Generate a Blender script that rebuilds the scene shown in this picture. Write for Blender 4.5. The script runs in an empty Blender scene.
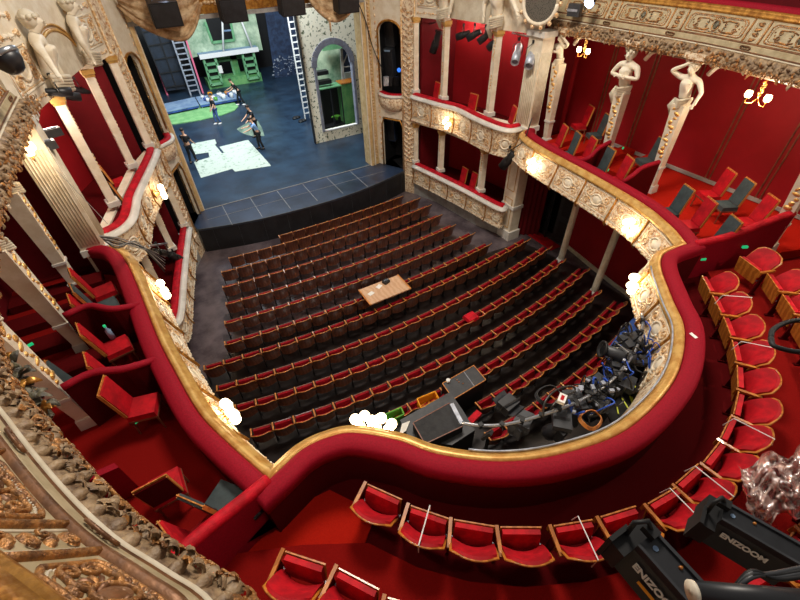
import bpy, bmesh, math, random
from mathutils import Vector, Matrix
from mathutils.geometry import tessellate_polygon
random.seed(7)
R = math.radians
scene = bpy.context.scene
col = scene.collection
# ------------------------------------------------------------------ camera
F = 413.0
CAM = Vector((0, 0, 10.1))
Nv = Vector((15, -455, F)).normalized()
V1 = Vector((1000, 408, F)); Xc = (V1 - V1.dot(Nv) * Nv).normalized()
Zc = -Nv
Yc = Zc.cross(Xc)
if Yc.z < 0: Yc = -Yc
def ray(px, py):
    r = Vector((px - 400, 300 - py, F)); return Vector((r.dot(Xc), r.dot(Yc), r.dot(Zc)))
def at(px, py, z=None, y=None, x=None):          # a measured image point on a world plane
    d = ray(px, py)
    t = (z - CAM.z) / d.z if z is not None else (y / d.y if y is not None else x / d.x)
    return CAM + d * t
cd = bpy.data.cameras.new('camera'); cam = bpy.data.objects.new('camera', cd); col.objects.link(cam)
cd.sensor_width = 36; cd.lens = 36 * F / 800; cd.clip_end = 200; cd.clip_start = 0.05
rt = Vector((Xc[0], Yc[0], Zc[0])); up = Vector((Xc[1], Yc[1], Zc[1])); bk = -Vector((Xc[2], Yc[2], Zc[2]))
cam.matrix_world = Matrix(((rt.x, up.x, bk.x, CAM.x), (rt.y, up.y, bk.y, CAM.y), (rt.z, up.z, bk.z, CAM.z), (0, 0, 0, 1)))
scene.camera = cam
scene.view_settings.view_transform = 'Standard'; scene.view_settings.look = 'None'
scene.view_settings.gamma = 1; scene.view_settings.use_curve_mapping = False
scene.view_settings.exposure = 0.0

# ------------------------------------------------------------------ materials
MAT = {}
def lin(c): return tuple(((x / 255) / 12.92 if x / 255 <= .04045 else ((x / 255 + .055) / 1.055) ** 2.4) for x in c)
def mat(name, c1, c2=None, scale=8, rough=.6, metal=0, bump=0, bscale=40, sheen=0, spec=.5, emit=None, es=0, alpha=1, trans=0, kind='noise', lo=.4, hi=.6, coat=0, detail=4):
    m = bpy.data.materials.new(name); m.use_nodes = True; nt = m.node_tree; b = nt.nodes['Principled BSDF']
    b.inputs['Base Color'].default_value = (*lin(c1), 1)
    b.inputs['Roughness'].default_value = rough; b.inputs['Metallic'].default_value = metal
    b.inputs['Specular IOR Level'].default_value = spec
    if sheen: b.inputs['Sheen Weight'].default_value = sheen; b.inputs['Sheen Roughness'].default_value = .4; b.inputs['Sheen Tint'].default_value = (*lin(c2 or c1), 1)
    if coat: b.inputs['Coat Weight'].default_value = coat
    if trans: b.inputs['Transmission Weight'].default_value = trans
    tc = nt.nodes.new('ShaderNodeTexCoord')
    if c2:
        t = nt.nodes.new('ShaderNodeTexWave' if kind == 'wave' else ('ShaderNodeTexVoronoi' if kind == 'vor' else 'ShaderNodeTexNoise'))
        t.inputs['Scale'].default_value = scale
        if kind == 'noise': t.inputs['Detail'].default_value = detail; t.inputs['Roughness'].default_value = .65
        if kind == 'wave': t.inputs['Distortion'].default_value = 6; t.inputs['Detail'].default_value = 3; t.inputs['Detail Scale'].default_value = 2
        nt.links.new(tc.outputs['Object'], t.inputs['Vector'])
        cr = nt.nodes.new('ShaderNodeValToRGB'); cr.color_ramp.elements[0].position = lo; cr.color_ramp.elements[1].position = hi
        cr.color_ramp.elements[0].color = (*lin(c1), 1); cr.color_ramp.elements[1].color = (*lin(c2), 1)
        nt.links.new(t.outputs['Distance' if kind == 'vor' else ('Color' if kind == 'wave' else 'Fac')], cr.inputs['Fac'])
        nt.links.new(cr.outputs['Color'], b.inputs['Base Color'])
    if bump:
        n2 = nt.nodes.new('ShaderNodeTexNoise'); n2.inputs['Scale'].default_value = bscale; n2.inputs['Detail'].default_value = 3
        bp = nt.nodes.new('ShaderNodeBump'); bp.inputs['Strength'].default_value = bump; bp.inputs['Distance'].default_value = .02
        nt.links.new(tc.outputs['Object'], n2.inputs['Vector']); nt.links.new(n2.outputs['Fac'], bp.inputs['Height']); nt.links.new(bp.outputs['Normal'], b.inputs['Normal'])
    if emit:
        b.inputs['Emission Color'].default_value = (*lin(emit), 1); b.inputs['Emission Strength'].default_value = es
    MAT[name] = m; return m
mat('cream', (236, 226, 206), (222, 208, 182), 3, .55, bump=.1)
mat('cream_dull', (216, 206, 184), (198, 184, 158), 3, .6)
mat('white_plaster', (224, 220, 212), (206, 202, 192), 2, .6)
mat('grey_paint', (160, 158, 154), (142, 138, 132), 3, .6)
mat('relief', (238, 220, 190), (168, 112, 56), 12, .5, bump=.8, bscale=30, lo=.46, hi=.64)
mat('relief_gold', (205, 150, 82), (238, 216, 180), 16, .42, metal=.25, bump=.5, bscale=40, lo=.38, hi=.6)
mat('gold', (196, 140, 62), (150, 96, 34), 8, .36, metal=.55, bump=.2, bscale=30)
mat('gold_pale', (214, 172, 98), (190, 138, 66), 5, .38, metal=.35)
mat('gold_bright', (226, 160, 66), (255, 214, 140), 20, .3, metal=.6, bump=.5, bscale=60)
mat('old_copper', (142, 98, 64), (106, 72, 48), 6, .42, metal=.35, bump=.2, bscale=30)
mat('old_gold', (196, 138, 78), (120, 84, 54), 14, .4, metal=.4, bump=.6, bscale=50)
mat('stone_garland', (178, 150, 114), (104, 80, 58), 9, .5, bump=.5, bscale=45, lo=.35, hi=.65)
mat('sage', (186, 170, 136), (162, 146, 112), 4, .5)
mat('velvet', (150, 8, 34), (134, 6, 28), 40, .75, sheen=.6, spec=.2)
mat('velvet_bright', (196, 10, 34), (156, 4, 22), 5, .7, sheen=.5, spec=.25)
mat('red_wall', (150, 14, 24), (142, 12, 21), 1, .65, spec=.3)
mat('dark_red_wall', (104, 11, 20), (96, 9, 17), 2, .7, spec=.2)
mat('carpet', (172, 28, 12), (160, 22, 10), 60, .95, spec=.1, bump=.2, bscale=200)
mat('carpet_half_shade', (128, 14, 10), (116, 11, 8), 60, .95, spec=.1, bump=.2, bscale=200)  # same red carpet with part of the shade put into its colour
mat('cloth_grey_green', (128, 146, 126), (92, 112, 98), 2, .8)
mat('jamb_gilt', (226, 200, 150), (206, 172, 116), 4, .42, metal=.12)
mat('carpet_dark', (84, 5, 8), (74, 4, 7), 60, .95, spec=.1, bump=.2, bscale=200)  # deepest tone of the red carpet, circle shade mixed into the colour
mat('seat_red', (190, 8, 26), (150, 4, 18), 4, .7, sheen=.4, spec=.3)
mat('stall_red', (150, 8, 26), (124, 6, 22), 4, .75, sheen=.3, spec=.2)
mat('seat_wood', (128, 76, 54), (108, 62, 42), 3, .38, coat=.2, kind='wave')
mat('seat_wood_light', (204, 136, 66), (176, 108, 46), 3, .35, coat=.3, kind='wave')
mat('honey_wood', (190, 118, 44), (160, 92, 30), 2.5, .35, coat=.3, kind='wave')
mat('table_wood', (208, 170, 136), (198, 156, 120), 2, .4, kind='wave')
mat('black', (13, 13, 15), (19, 19, 22), 5, .6)
mat('black_satin', (26, 27, 30), (38, 39, 43), 5, .4)
mat('case_grey', (62, 64, 68), (48, 50, 54), 4, .45)
mat('cloth_dark', (46, 47, 50), (32, 33, 36), 5, .8, bump=.6, bscale=8)
mat('grey_green', (62, 74, 76), (48, 58, 60), 4, .8)
mat('steel', (170, 174, 180), None, 5, .28, metal=.85)
mat('alu', (186, 192, 204), (150, 156, 168), 6, .4, metal=.4)
mat('dark_steel', (78, 76, 74), (56, 54, 52), 6, .35, metal=.7)
mat('stage_floor', (42, 66, 88), (18, 30, 46), .9, .34, spec=.55, bump=.05, bscale=6, detail=8, lo=.3, hi=.7)
mat('apron_floor', (52, 66, 90), (26, 34, 50), .8, .3, spec=.6, detail=8, lo=.32, hi=.66)
mat('apron_face', (20, 20, 23), (32, 32, 36), 1.5, .5)
mat('stall_floor', (104, 92, 94), (70, 60, 64), .9, .24, spec=.5, detail=8)
mat('stall_dirt_shade', (42, 34, 32), (30, 24, 24), 1.2, .35, detail=8)  # floor tone darkened for dirt and shade among the rows
mat('navy', (44, 62, 92), (26, 38, 62), 3, .6)
mat('navy_panel', (30, 42, 58), (20, 30, 42), 2, .5)
mat('blue_cloth', (58, 92, 168), (34, 58, 120), 3, .8)
mat('set_green', (76, 140, 84), (112, 168, 100), 1.8, .7, detail=6)
mat('set_paint', (206, 222, 190), (84, 128, 98), .9, .8, detail=9, lo=.35, hi=.66)
mat('set_lightgreen', (120, 176, 128), (96, 156, 108), 2, .7)
mat('disc_green', (142, 196, 128), (116, 176, 110), 2, .8)
mat('table_blue', (140, 165, 190), (112, 138, 172), 2, .7)
mat('wallpaper', (236, 234, 214), (92, 104, 78), 6.5, .8, lo=.565, hi=.60, detail=3)
mat('patch', (186, 198, 184), (120, 140, 122), 5, .8, lo=.55, hi=.66, detail=6)
mat('arch_grey', (134, 138, 152), (116, 118, 132), 4, .6)
mat('swag', (208, 178, 138), (154, 116, 76), 4, .6, bump=.5, bscale=8)
mat('lamp_glass', (255, 244, 220), None, rough=.3, emit=(255, 226, 176), es=9)
mat('lamp_glass_small', (255, 244, 220), None, rough=.3, emit=(255, 226, 176), es=5)
mat('flood_glass', (240, 248, 255), None, rough=.3, emit=(200, 220, 255), es=22)
mat('blue_led', (30, 60, 130), None, rough=.3, emit=(60, 130, 255), es=1.2)
mat('green_sign', (20, 120, 70), None, rough=.4, emit=(40, 220, 140), es=.6)
mat('pink', (226, 110, 140), None, rough=.6)
mat('white', (232, 232, 230), None, rough=.6)
mat('paper', (238, 236, 230), (226, 222, 214), 6, .8)
mat('yellow_plastic', (226, 150, 20), None, rough=.4)
mat('green_plastic', (96, 168, 60), None, rough=.4)
mat('skin', (206, 160, 132), None, rough=.6)
mat('jeans', (88, 120, 176), (70, 98, 150), 20, .8)
mat('shirt_blue', (130, 166, 214), None, rough=.8)
mat('hair', (44, 32, 26), None, rough=.7)
mat('shirt_black', (24, 24, 28), None, rough=.8)
mat('cable_blue', (40, 84, 190), None, rough=.5)
mat('rope_yellow', (206, 216, 60), None, rough=.6)
mat('orange_label', (230, 150, 30), None, rough=.5)
mat('letter_white', (220, 216, 206), None, rough=.6)
mat('mesh_grille', (60, 58, 54), (110, 106, 98), 26, .5, metal=.4, kind='vor', lo=.25, hi=.4)
mat('plastic_film', (200, 160, 148), (170, 128, 116), 4, .2, coat=.6, bump=.5, bscale=10, trans=.6)
mat('leaf_dark', (110, 104, 80), (66, 60, 50), 14, .5, bump=.5)
mat('mirror_lens', (120, 130, 150), None, rough=.1, metal=.6)

# ------------------------------------------------------------------ mesh builder
class MB:
    def __init__(s): s.v = []; s.f = []
    def add(s, vs, fs):
        o = len(s.v); s.v.extend(Vector(p) for p in vs); s.f.extend(tuple(i + o for i in f) for f in fs)
    def box(s, c, d, rz=0, M=None, taper=1.0):
        x, y, z = d[0] / 2, d[1] / 2, d[2] / 2
        P = [Vector((a * x * (taper if k > 0 else 1), b * y * (taper if k > 0 else 1), k * z)) for k in (-1, 1) for a, b in ((-1, -1), (1, -1), (1, 1), (-1, 1))]
        rot = M if M is not None else Matrix.Rotation(rz, 3, 'Z')
        s.add([rot @ p + Vector(c) for p in P], [(3, 2, 1, 0), (4, 5, 6, 7), (0, 1, 5, 4), (1, 2, 6, 5), (2, 3, 7, 6), (3, 0, 4, 7)])
    def bar(s, a, b, w, h=None, roll=0):          # rectangular bar between two points
        a = Vector(a); b = Vector(b); d = b - a; h = h or w
        q = d.to_track_quat('Z', 'Y').to_matrix() @ Matrix.Rotation(roll, 3, 'Z')
        s.box((a + b) / 2, (w, h, d.length), M=q)
    def quadbox(s, base, dz):                       # plan quad [(x,y)*4], z0, z1
        z0, z1 = dz; s.prism(base, z0, z1)
    def prism(s, poly, z0, z1):
        n = len(poly); tr = tessellate_polygon([[Vector((p[0], p[1], 0)) for p in poly]])
        area = sum(poly[i][0] * poly[(i + 1) % n][1] - poly[(i + 1) % n][0] * poly[i][1] for i in range(n))
        vs = [(p[0], p[1], z0) for p in poly] + [(p[0], p[1], z1) for p in poly]; fs = []
        for t in tr:
            a = sum((poly[t[i]][0] * poly[t[(i + 1) % 3]][1] - poly[t[(i + 1) % 3]][0] * poly[t[i]][1]) for i in range(3))
            t = t if a > 0 else t[::-1]
            fs.append(tuple(i + n for i in t)); fs.append(tuple(t[::-1]))
        for i in range(n):
            j = (i + 1) % n; fs.append((i, j, j + n, i + n) if area > 0 else (j, i, i + n, j + n))
        s.add(vs, fs)
    def slab(s, pts, nrm):                          # 3D planar polygon thickened along nrm
        pts = [Vector(p) for p in pts]; nrm = Vector(nrm); n = len(pts)
        q = nrm.normalized().to_track_quat('Z', 'Y').to_matrix().inverted()
        l = [q @ p for p in pts]
        tr = tessellate_polygon([[Vector((p.x, p.y, 0)) for p in l]])
        fs = []
        for t in tr: fs.append(tuple(i + n for i in t)); fs.append(tuple(t[::-1]))
        for i in range(n): j = (i + 1) % n; fs.append((i, j, j + n, i + n))
        s.add(pts + [p + nrm for p in pts], fs)
    def tube(s, pts, r, n=6, cap=True, sq=1.0):
        pts = [Vector(p) for p in pts]; m = len(pts); rr = r if isinstance(r, (list, tuple)) else [r] * m
        prev = None; vs = []
        for i, p in enumerate(pts):
            d = (pts[min(i + 1, m - 1)] - pts[max(i - 1, 0)]); d = d.normalized() if d.length > 1e-9 else Vector((0, 0, 1))
            if prev is None: a = d.orthogonal().normalized()
            else:
                a = prev - prev.dot(d) * d
                a = a.normalized() if a.length > 1e-6 else d.orthogonal().normalized()
            prev = a; b = d.cross(a)
            for k in range(n):
                t = 2 * math.pi * k / n; vs.append(p + (a * math.cos(t) + b * math.sin(t) * sq) * rr[i])
        fs = [(i * n + k, i * n + (k + 1) % n, (i + 1) * n + (k + 1) % n, (i + 1) * n + k) for i in range(m - 1) for k in range(n)]
        if cap: fs.append(tuple(range(n))[::-1]); fs.append(tuple((m - 1) * n + k for k in range(n)))
        s.add(vs, fs)
    def lathe(s, prof, c, n=16, M=None):
        vs = []; M = M or Matrix.Identity(3); c = Vector(c)
        for r, z in prof:
            for k in range(n):
                t = 2 * math.pi * k / n; vs.append(M @ Vector((r * math.cos(t), r * math.sin(t), z)) + c)
        m = len(prof)
        fs = [(i * n + k, i * n + (k + 1) % n, (i + 1) * n + (k + 1) % n, (i + 1) * n + k) for i in range(m - 1) for k in range(n)]
        fs.append(tuple(range(n))[::-1]); fs.append(tuple((m - 1) * n + k for k in range(n)))
        s.add(vs, fs)
    def blob(s, c, r, n=8, m=5, M=None):
        r = (r, r, r) if not isinstance(r, (tuple, list)) else r; M = M or Matrix.Identity(3); c = Vector(c)
        vs = [M @ Vector((0, 0, -r[2])) + c]
        for i in range(1, m):
            p = -math.pi / 2 + math.pi * i / m
            for k in range(n):
                t = 2 * math.pi * k / n; vs.append(M @ Vector((r[0] * math.cos(p) * math.cos(t), r[1] * math.cos(p) * math.sin(t), r[2] * math.sin(p))) + c)
        vs.append(M @ Vector((0, 0, r[2])) + c); L = len(vs) - 1
        fs = [(0, 1 + (k + 1) % n, 1 + k) for k in range(n)]
        for i in range(m - 2):
            for k in range(n):
                a = 1 + i * n; fs.append((a + k, a + (k + 1) % n, a + n + (k + 1) % n, a + n + k))
        a = 1 + (m - 2) * n; fs += [(a + k, a + (k + 1) % n, L) for k in range(n)]
        s.add(vs, fs)
    def grid(s, rows, close=False):                 # rows of points
        m = len(rows); n = len(rows[0]); vs = [p for r in rows for p in r]
        fs = [(i * n + k, i * n + k + 1, (i + 1) * n + k + 1, (i + 1) * n + k) for i in range(m - 1) for k in range(n - 1)]
        if close: fs += [((m - 1) * n + k, (m - 1) * n + k + 1, k + 1, k) for k in range(n - 1)]
        s.add(vs, fs)
    def build(s, name, m, parent=None, smooth=False):
        me = bpy.data.meshes.new(name); off = parent['_o'] if parent is not None and '_o' in parent else (0, 0, 0)
        off = Vector(off)
        me.from_pydata([tuple(v - off) for v in s.v], [], s.f); me.materials.append(MAT[m] if isinstance(m, str) else m)
        if smooth: me.shade_smooth()
        me.validate()
        o = bpy.data.objects.new(name, me); col.objects.link(o)
        if parent is not None: o.parent = parent; o['_o'] = tuple(off)
        return o
ALL = []
def thing(name, label, cat, loc=(0, 0, 0), group=None, kind=None, rz=0):
    o = bpy.data.objects.new(name, None); col.objects.link(o); o.location = loc; o.empty_display_size = .1
    o['_o'] = tuple(loc); tag(o, label, cat, group, kind); return o
def tag(o, label=None, cat=None, group=None, kind=None):
    if label: o['label'] = label
    if cat: o['category'] = cat
    if group: o['group'] = group
    if kind: o['kind'] = kind
    return o
def struct(mb, name, m, label=None, smooth=False):
    o = mb.build(name, m, smooth=smooth); o['kind'] = 'structure'
    if label: o['label'] = label
    return o
def copy_tree(o, parent=None):
    c = o.copy(); col.objects.link(c)
    if parent is not None: c.parent = parent
    for ch in list(o.children): copy_tree(ch, c)
    return c
def cr(pts, n=6):                                    # Catmull-Rom through plan points
    P = [Vector(p) for p in pts]; P = [2 * P[0] - P[1]] + P + [2 * P[-1] - P[-2]]; out = []
    for i in range(1, len(P) - 2):
        a, b, c, d = P[i - 1:i + 3]
        for k in range(n):
            t = k / n; out.append(.5 * ((2 * b) + (c - a) * t + (2 * a - 5 * b + 4 * c - d) * t * t + (3 * b - a - 3 * c + d) * t ** 3))
    out.append(P[-2]); return out
class Path:
    """plan path; u>0 is to the left of travel"""
    def __init__(s, pts, side=1):
        s.p = [Vector((p[0], p[1])) for p in pts]; s.side = side; n = len(s.p); s.n = []; s.L = [0]
        for i in range(n - 1): s.L.append(s.L[-1] + (s.p[i + 1] - s.p[i]).length)
        dirs = [(s.p[i + 1] - s.p[i]).normalized() for i in range(n - 1)]
        for i in range(n):
            a = dirs[max(0, i - 1)]; b = dirs[min(n - 2, i)]
            na = Vector((-a.y, a.x)); nb = Vector((-b.y, b.x)); m = (na + nb); m = m.normalized() if m.length > 1e-6 else na
            s.n.append(m / max(.45, m.dot(na)) * side)
        s.len = s.L[-1]
    def at(s, a, u=0, z=0):
        a = min(max(a, 0), s.len - 1e-6); lo, hi = 0, len(s.L) - 1
        while hi - lo > 1:
            m = (lo + hi) // 2
            if s.L[m] <= a: lo = m
            else: hi = m
        t = (a - s.L[lo]) / max(1e-9, s.L[hi] - s.L[lo])
        q = s.p[lo].lerp(s.p[hi], t) + s.n[lo].lerp(s.n[hi], t) * u
        return Vector((q.x, q.y, z))
    def off(s, u): return [(p + n * u) for p, n in zip(s.p, s.n)]
    def sweep(s, mb, prof, closed=True, caps=True):
        rows = [[Vector(((p + n * u).x, (p + n * u).y, z)) for p, n in zip(s.p, s.n)] for u, z in prof]
        k = len(s.p)
        base = len(mb.v)
        mb.grid(rows, close=closed)
        if closed and caps:
            m = len(prof); mb.f.append(tuple(base + i * k for i in range(m))); mb.f.append(tuple(base + i * k + k - 1 for i in range(m))[::-1])
# ---- relief on a surface fn(a,b,h) -> point
def spiral(cx, cy, r, turns=1.3, d=1, a0=0, n=14, r1=.15):
    return [(cx + math.cos(a0 + d * t * turns * 2 * math.pi / n) * (r + (r * r1 - r) * t / n), cy + math.sin(a0 + d * t * turns * 2 * math.pi / n) * (r + (r * r1 - r) * t / n)) for t in range(n + 1)]
def rtube(mb, fn, pts, r0, r1=None, h=0, n=5):
    r1 = r0 if r1 is None else r1; m = len(pts) - 1
    mb.tube([fn(p[0], p[1], h) for p in pts], [r0 + (r1 - r0) * i / m for i in range(m + 1)], n)
def rblob(mb, fn, a, b, ra, rb, hh, rot=0, n=7):
    c, s_ = math.cos(rot), math.sin(rot); vs = []
    for q, hk in ((1.0, -.2 * hh), (.75, .65 * hh)):
        for k in range(n):
            t = 2 * math.pi * k / n; x, y = ra * q * math.cos(t), rb * q * math.sin(t)
            vs.append(fn(a + x * c - y * s_, b + x * s_ + y * c, hk))
    vs.append(fn(a, b, hh)); fs = [(k, (k + 1) % n, n + (k + 1) % n, n + k) for k in range(n)] + [(n + k, n + (k + 1) % n, 2 * n) for k in range(n)]
    mb.add(vs, fs)
def cartouche(mc, mg, fn, a0, a1, b0, b1, k=0, det=1.0):
    """mc: cream carved stone, mg: gilded highlights"""
    rnd = random.Random(k); w = a1 - a0; hh = b1 - b0; ca = (a0 + a1) / 2; cb = (b0 + b1) / 2; t = .016 * hh / .7
    for q, mm in ((.04, mc), (.1, mg)):
        g = q * hh; rtube(mm, fn, [(a0 + g, b0 + g), (ca, b0 + g), (a1 - g, b0 + g), (a1 - g, cb), (a1 - g, b1 - g), (ca, b1 - g), (a0 + g, b1 - g), (a0 + g, cb), (a0 + g, b0 + g)], t * (1.2 if mm is mc else .8), n=5)
    o = [(ca + math.cos(x * math.pi / 8) * w * .17, cb + math.sin(x * math.pi / 8) * hh * .24) for x in range(17)]
    rtube(mc, fn, o, t * 1.8, h=t); rblob(mc, fn, ca, cb, w * .14, hh * .2, t * 2, n=10)
    for sx in (-1, 1):
        for sy in (-1, 1):
            r = hh * (.15 + .03 * rnd.random())
            rtube(mg, fn, [(ca + sx * w * .17, cb + sy * hh * .12)] + spiral(ca + sx * w * .29, cb + sy * hh * .2, r, 1.4, sx * sy, math.pi / 2 * (1 if sy < 0 else -1)), t * 1.7, t * .8, h=t)
            rblob(mg, fn, ca + sx * w * .29, cb + sy * hh * .2, hh * .045, hh * .045, t * 2.6)
            for j in range(3):
                an = math.atan2(sy * hh, sx * w) + (j - 1) * .7
                rblob(mc if j == 1 else mg, fn, ca + sx * w * .41 + math.cos(an) * hh * .05, cb + sy * hh * .33 + math.sin(an) * hh * .05, hh * .085, hh * .034, t * 2, an)
        rtube(mc, fn, [(ca + sx * w * (.2 + .24 * q / 6), cb + math.sin(q * 1.5) * hh * .07) for q in range(7)], t * 1.6, t * .7, h=t * .6)
    for j in range(7):
        an = math.pi * (j / 6); rblob(mg, fn, ca + math.cos(an) * w * .11, cb + hh * .28 + math.sin(an) * hh * .07, hh * .05, hh * .026, t * 2.2, an)
        rblob(mc, fn, ca + math.cos(an) * w * .11, cb - hh * .3 - math.sin(an) * hh * .05, hh * .045, hh * .026, t * 2, -an)
def foliage_strip(mb, fn, a0, a1, b, hw, step, k=0, rise=.02, mg=None):
    rnd = random.Random(k); n = max(2, int((a1 - a0) / step))
    for i in range(n):
        a = a0 + (i + .5) * (a1 - a0) / n; tgt = mg if (mg is not None and rnd.random() < .35) else mb
        rblob(tgt, fn, a, b + rnd.uniform(-.25, .25) * hw, hw * rnd.uniform(.5, .85), hw * rnd.uniform(.3, .55), rise * rnd.uniform(.7, 1.4), rnd.uniform(-1.2, 1.2), n=6)
        if i % 3 == 0: rtube(tgt, fn, spiral(a, b, hw * .7, 1.1, 1 if i % 2 else -1, rnd.uniform(0, 6), n=7), rise * .35, rise * .2, h=rise * .5, n=4)
def beads(mb, fn, pts, r):
    for p in pts:
        rblob(mb, fn, p[0], p[1], r, r, r * 1.2, n=6)
def resample(pts, step):
    P = [Vector(p) for p in pts]; out = []; carry = 0
    for a, b in zip(P[:-1], P[1:]):
        L = (b - a).length; t = carry
        while t < L: out.append(tuple(a.lerp(b, t / L))); t += step
        carry = t - L
    return out
def skin(name, joints, edges, m, parent, sub=2):
    """continuous organic surface grown on a skeleton; joints: [(pos, (rx, ry))]"""
    bm = bmesh.new(); lay = bm.verts.layers.skin.verify(); off = Vector(parent['_o']) if parent is not None else Vector()
    vs = []
    for p, r in joints:
        v = bm.verts.new(Vector(p) - off); r = (r, r) if not isinstance(r, (tuple, list)) else r; v[lay].radius = r; vs.append(v)
    vs[0][lay].use_root = True
    for a, b in edges: bm.edges.new((vs[a], vs[b]))
    me = bpy.data.meshes.new(name); bm.to_mesh(me); bm.free(); me.materials.append(MAT[m])
    o = bpy.data.objects.new(name, me); col.objects.link(o)
    if parent is not None: o.parent = parent; o['_o'] = tuple(off)
    md = o.modifiers.new('skin', 'SKIN'); md.use_smooth_shade = True
    sb = o.modifiers.new('sub', 'SUBSURF'); sb.levels = sub; sb.render_levels = sub
    return o
def plight(name, loc, power, color=(1, .82, .6), size=.15):
    l = bpy.data.lights.new(name, 'POINT'); l.energy = power; l.color = color; l.shadow_soft_size = size
    o = bpy.data.objects.new(name, l); col.objects.link(o); o.location = loc; return o
def alight(name, loc, target, power, color=(1, 1, 1), sx=2, sy=2, spot=None):
    l = bpy.data.lights.new(name, 'AREA' if spot is None else 'SPOT'); l.energy = power; l.color = color
    if spot is None: l.shape = 'RECTANGLE'; l.size = sx; l.size_y = sy
    else: l.spot_size = R(spot); l.spot_blend = .6; l.shadow_soft_size = sx
    o = bpy.data.objects.new(name, l); col.objects.link(o); o.location = loc
    o.rotation_euler = (Vector(target) - Vector(loc)).to_track_quat('-Z', 'Y').to_euler(); return o
# ================================================================== SETTING: floors and walls
CX = 4.8
SC = [(4.8 + dx, y) for dx, y in ()]
apron = [(-0.1, 16.72), (1.1, 16.4), (2.31, 16.16), (3.55, 16.05), (4.8, 16.0), (6.0, 16.03), (7.2, 16.17), (8.4, 16.42), (9.75, 16.78)]
apc = [tuple(p) for p in cr(apron, 4)]
m = MB(); m.prism([(-2.6, -5.5), (13.2, -5.5), (13.2, 17.6), (-3.6, 17.6)], -.2, 0); struct(m, 'floor', 'stall_floor')
m = MB(); m.prism(apc + [(9.9, 18.25), (-.3, 18.25)], 1.02, 1.1); struct(m, 'trim_1', 'apron_floor', 'forestage floor of dark blue panels with pale scuffs')
m = MB(); m.prism([(-6, 18.26), (15, 18.26), (15, 46), (-6, 46)], 1.0, 1.1); struct(m, 'trim_2', 'stage_floor', 'dark blue painted stage floor')
m = MB(); pp = Path(apc); pp.sweep(m, [(0, 0), (0, 1.02), (.08, 1.02), (.08, 0)]); struct(m, 'wall_stage_front', 'apron_face')
m = MB()
for a in [.55 + i * 1.02 for i in range(10)]:
    q = pp.at(a, -.012, .5); m.tube([pp.at(a, -.004, .02), pp.at(a, -.004, 1.0)], .008, 4)
pp.sweep(m, [(-.015, 1.06), (-.015, 1.112), (.03, 1.112), (.03, 1.06)])
struct(m, 'trim_3', 'case_grey')
m = MB()                                            # joints of the forestage boards and the curtain line
for x in (1.2, 2.45, 3.7, 4.95, 6.2, 7.45): m.bar((x, 16.3, 1.103), (x, 18.2, 1.103), .018, .006)
m.bar((.4, 18.22, 1.103), (8.75, 18.3, 1.103), .02, .05)
m.bar((.4, 17.3, 1.103), (8.9, 17.3, 1.103), .006, .014)
struct(m, 'trim_4', 'grey_paint')
m = MB()
m.prism([(-6, 45.8), (15, 45.8), (15, 46), (-6, 46)], 1.1, 16); m.prism([(-6, 18.6), (-5.8, 18.6), (-5.8, 46), (-6, 46)], 1.1, 16); m.prism([(14.8, 18.6), (15, 18.6), (15, 46), (14.8, 46)], 1.1, 16)
struct(m, 'wall_stage_back', 'black')

# ---- tier one parapet (first circle and side boxes) plan, measured on its top edge
rimR = [(11.15, 10.75), (10.85, 10.55), (10.60, 9.95), (10.42, 8.9), (10.25, 7.02), (9.98, 5.2), (9.62, 4.2), (9.27, 3.61)]
rimB = [(9.27, 3.61), (8.85, 3.66), (8.45, 3.62), (7.98, 3.32), (7.29, 2.59), (6.73, 1.99), (5.66, 1.46), (4.34, 1.27), (3.3, 1.46), (2.5, 1.8), (1.84, 2.31), (1.46, 2.78), (.93, 3.24), (.5, 3.38), (.1, 3.38), (-.32, 3.24)]
rimL = [(-.32, 3.24), (-.65, 4.0), (-.9, 4.69), (-1.09, 5.68), (-1.26, 6.76), (-1.45, 8.6), (-1.62, 9.8), (-1.85, 10.45), (-2.25, 10.85)]
RIM = [tuple(p) for p in cr(rimR, 6)[:-1] + cr(rimB, 6)[:-1] + cr(rimL, 6)]
rim = Path(RIM)
def cum(pt):
    return min(range(len(rim.p)), key=lambda i: (rim.p[i] - Vector(pt)).length)
iR, iL = cum((9.27, 3.61)), cum((-.32, 3.24)); aR, aL = rim.L[iR], rim.L[iL]
off = rim.off(.38)
m = MB(); m.prism([tuple(p) for p in off] + [(-4.3, 11.4), (-4.3, -5), (13.95, -5), (13.95, 11.4)], 3.55, 3.75)
struct(m, 'floor_circle', 'carpet_dark', 'red carpeted floor of the first circle')
sideR = [tuple(p) for p in off[:iR + 1]] + [(9.75, 3.45), (11.7, 2.6), (13.95, 1.9), (13.95, 11.3)]
sideL = [tuple(p) for p in off[iL:]] + [(-4.3, 11.3), (-4.3, 2.2), (-2.2, 2.75), (-.7, 3.2)]
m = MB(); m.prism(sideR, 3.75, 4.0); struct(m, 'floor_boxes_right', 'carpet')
m = MB(); m.prism(sideL, 3.75, 4.0); struct(m, 'floor_boxes_left', 'carpet_half_shade')  # shade of the left boxes painted in by the darker carpet tone
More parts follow.
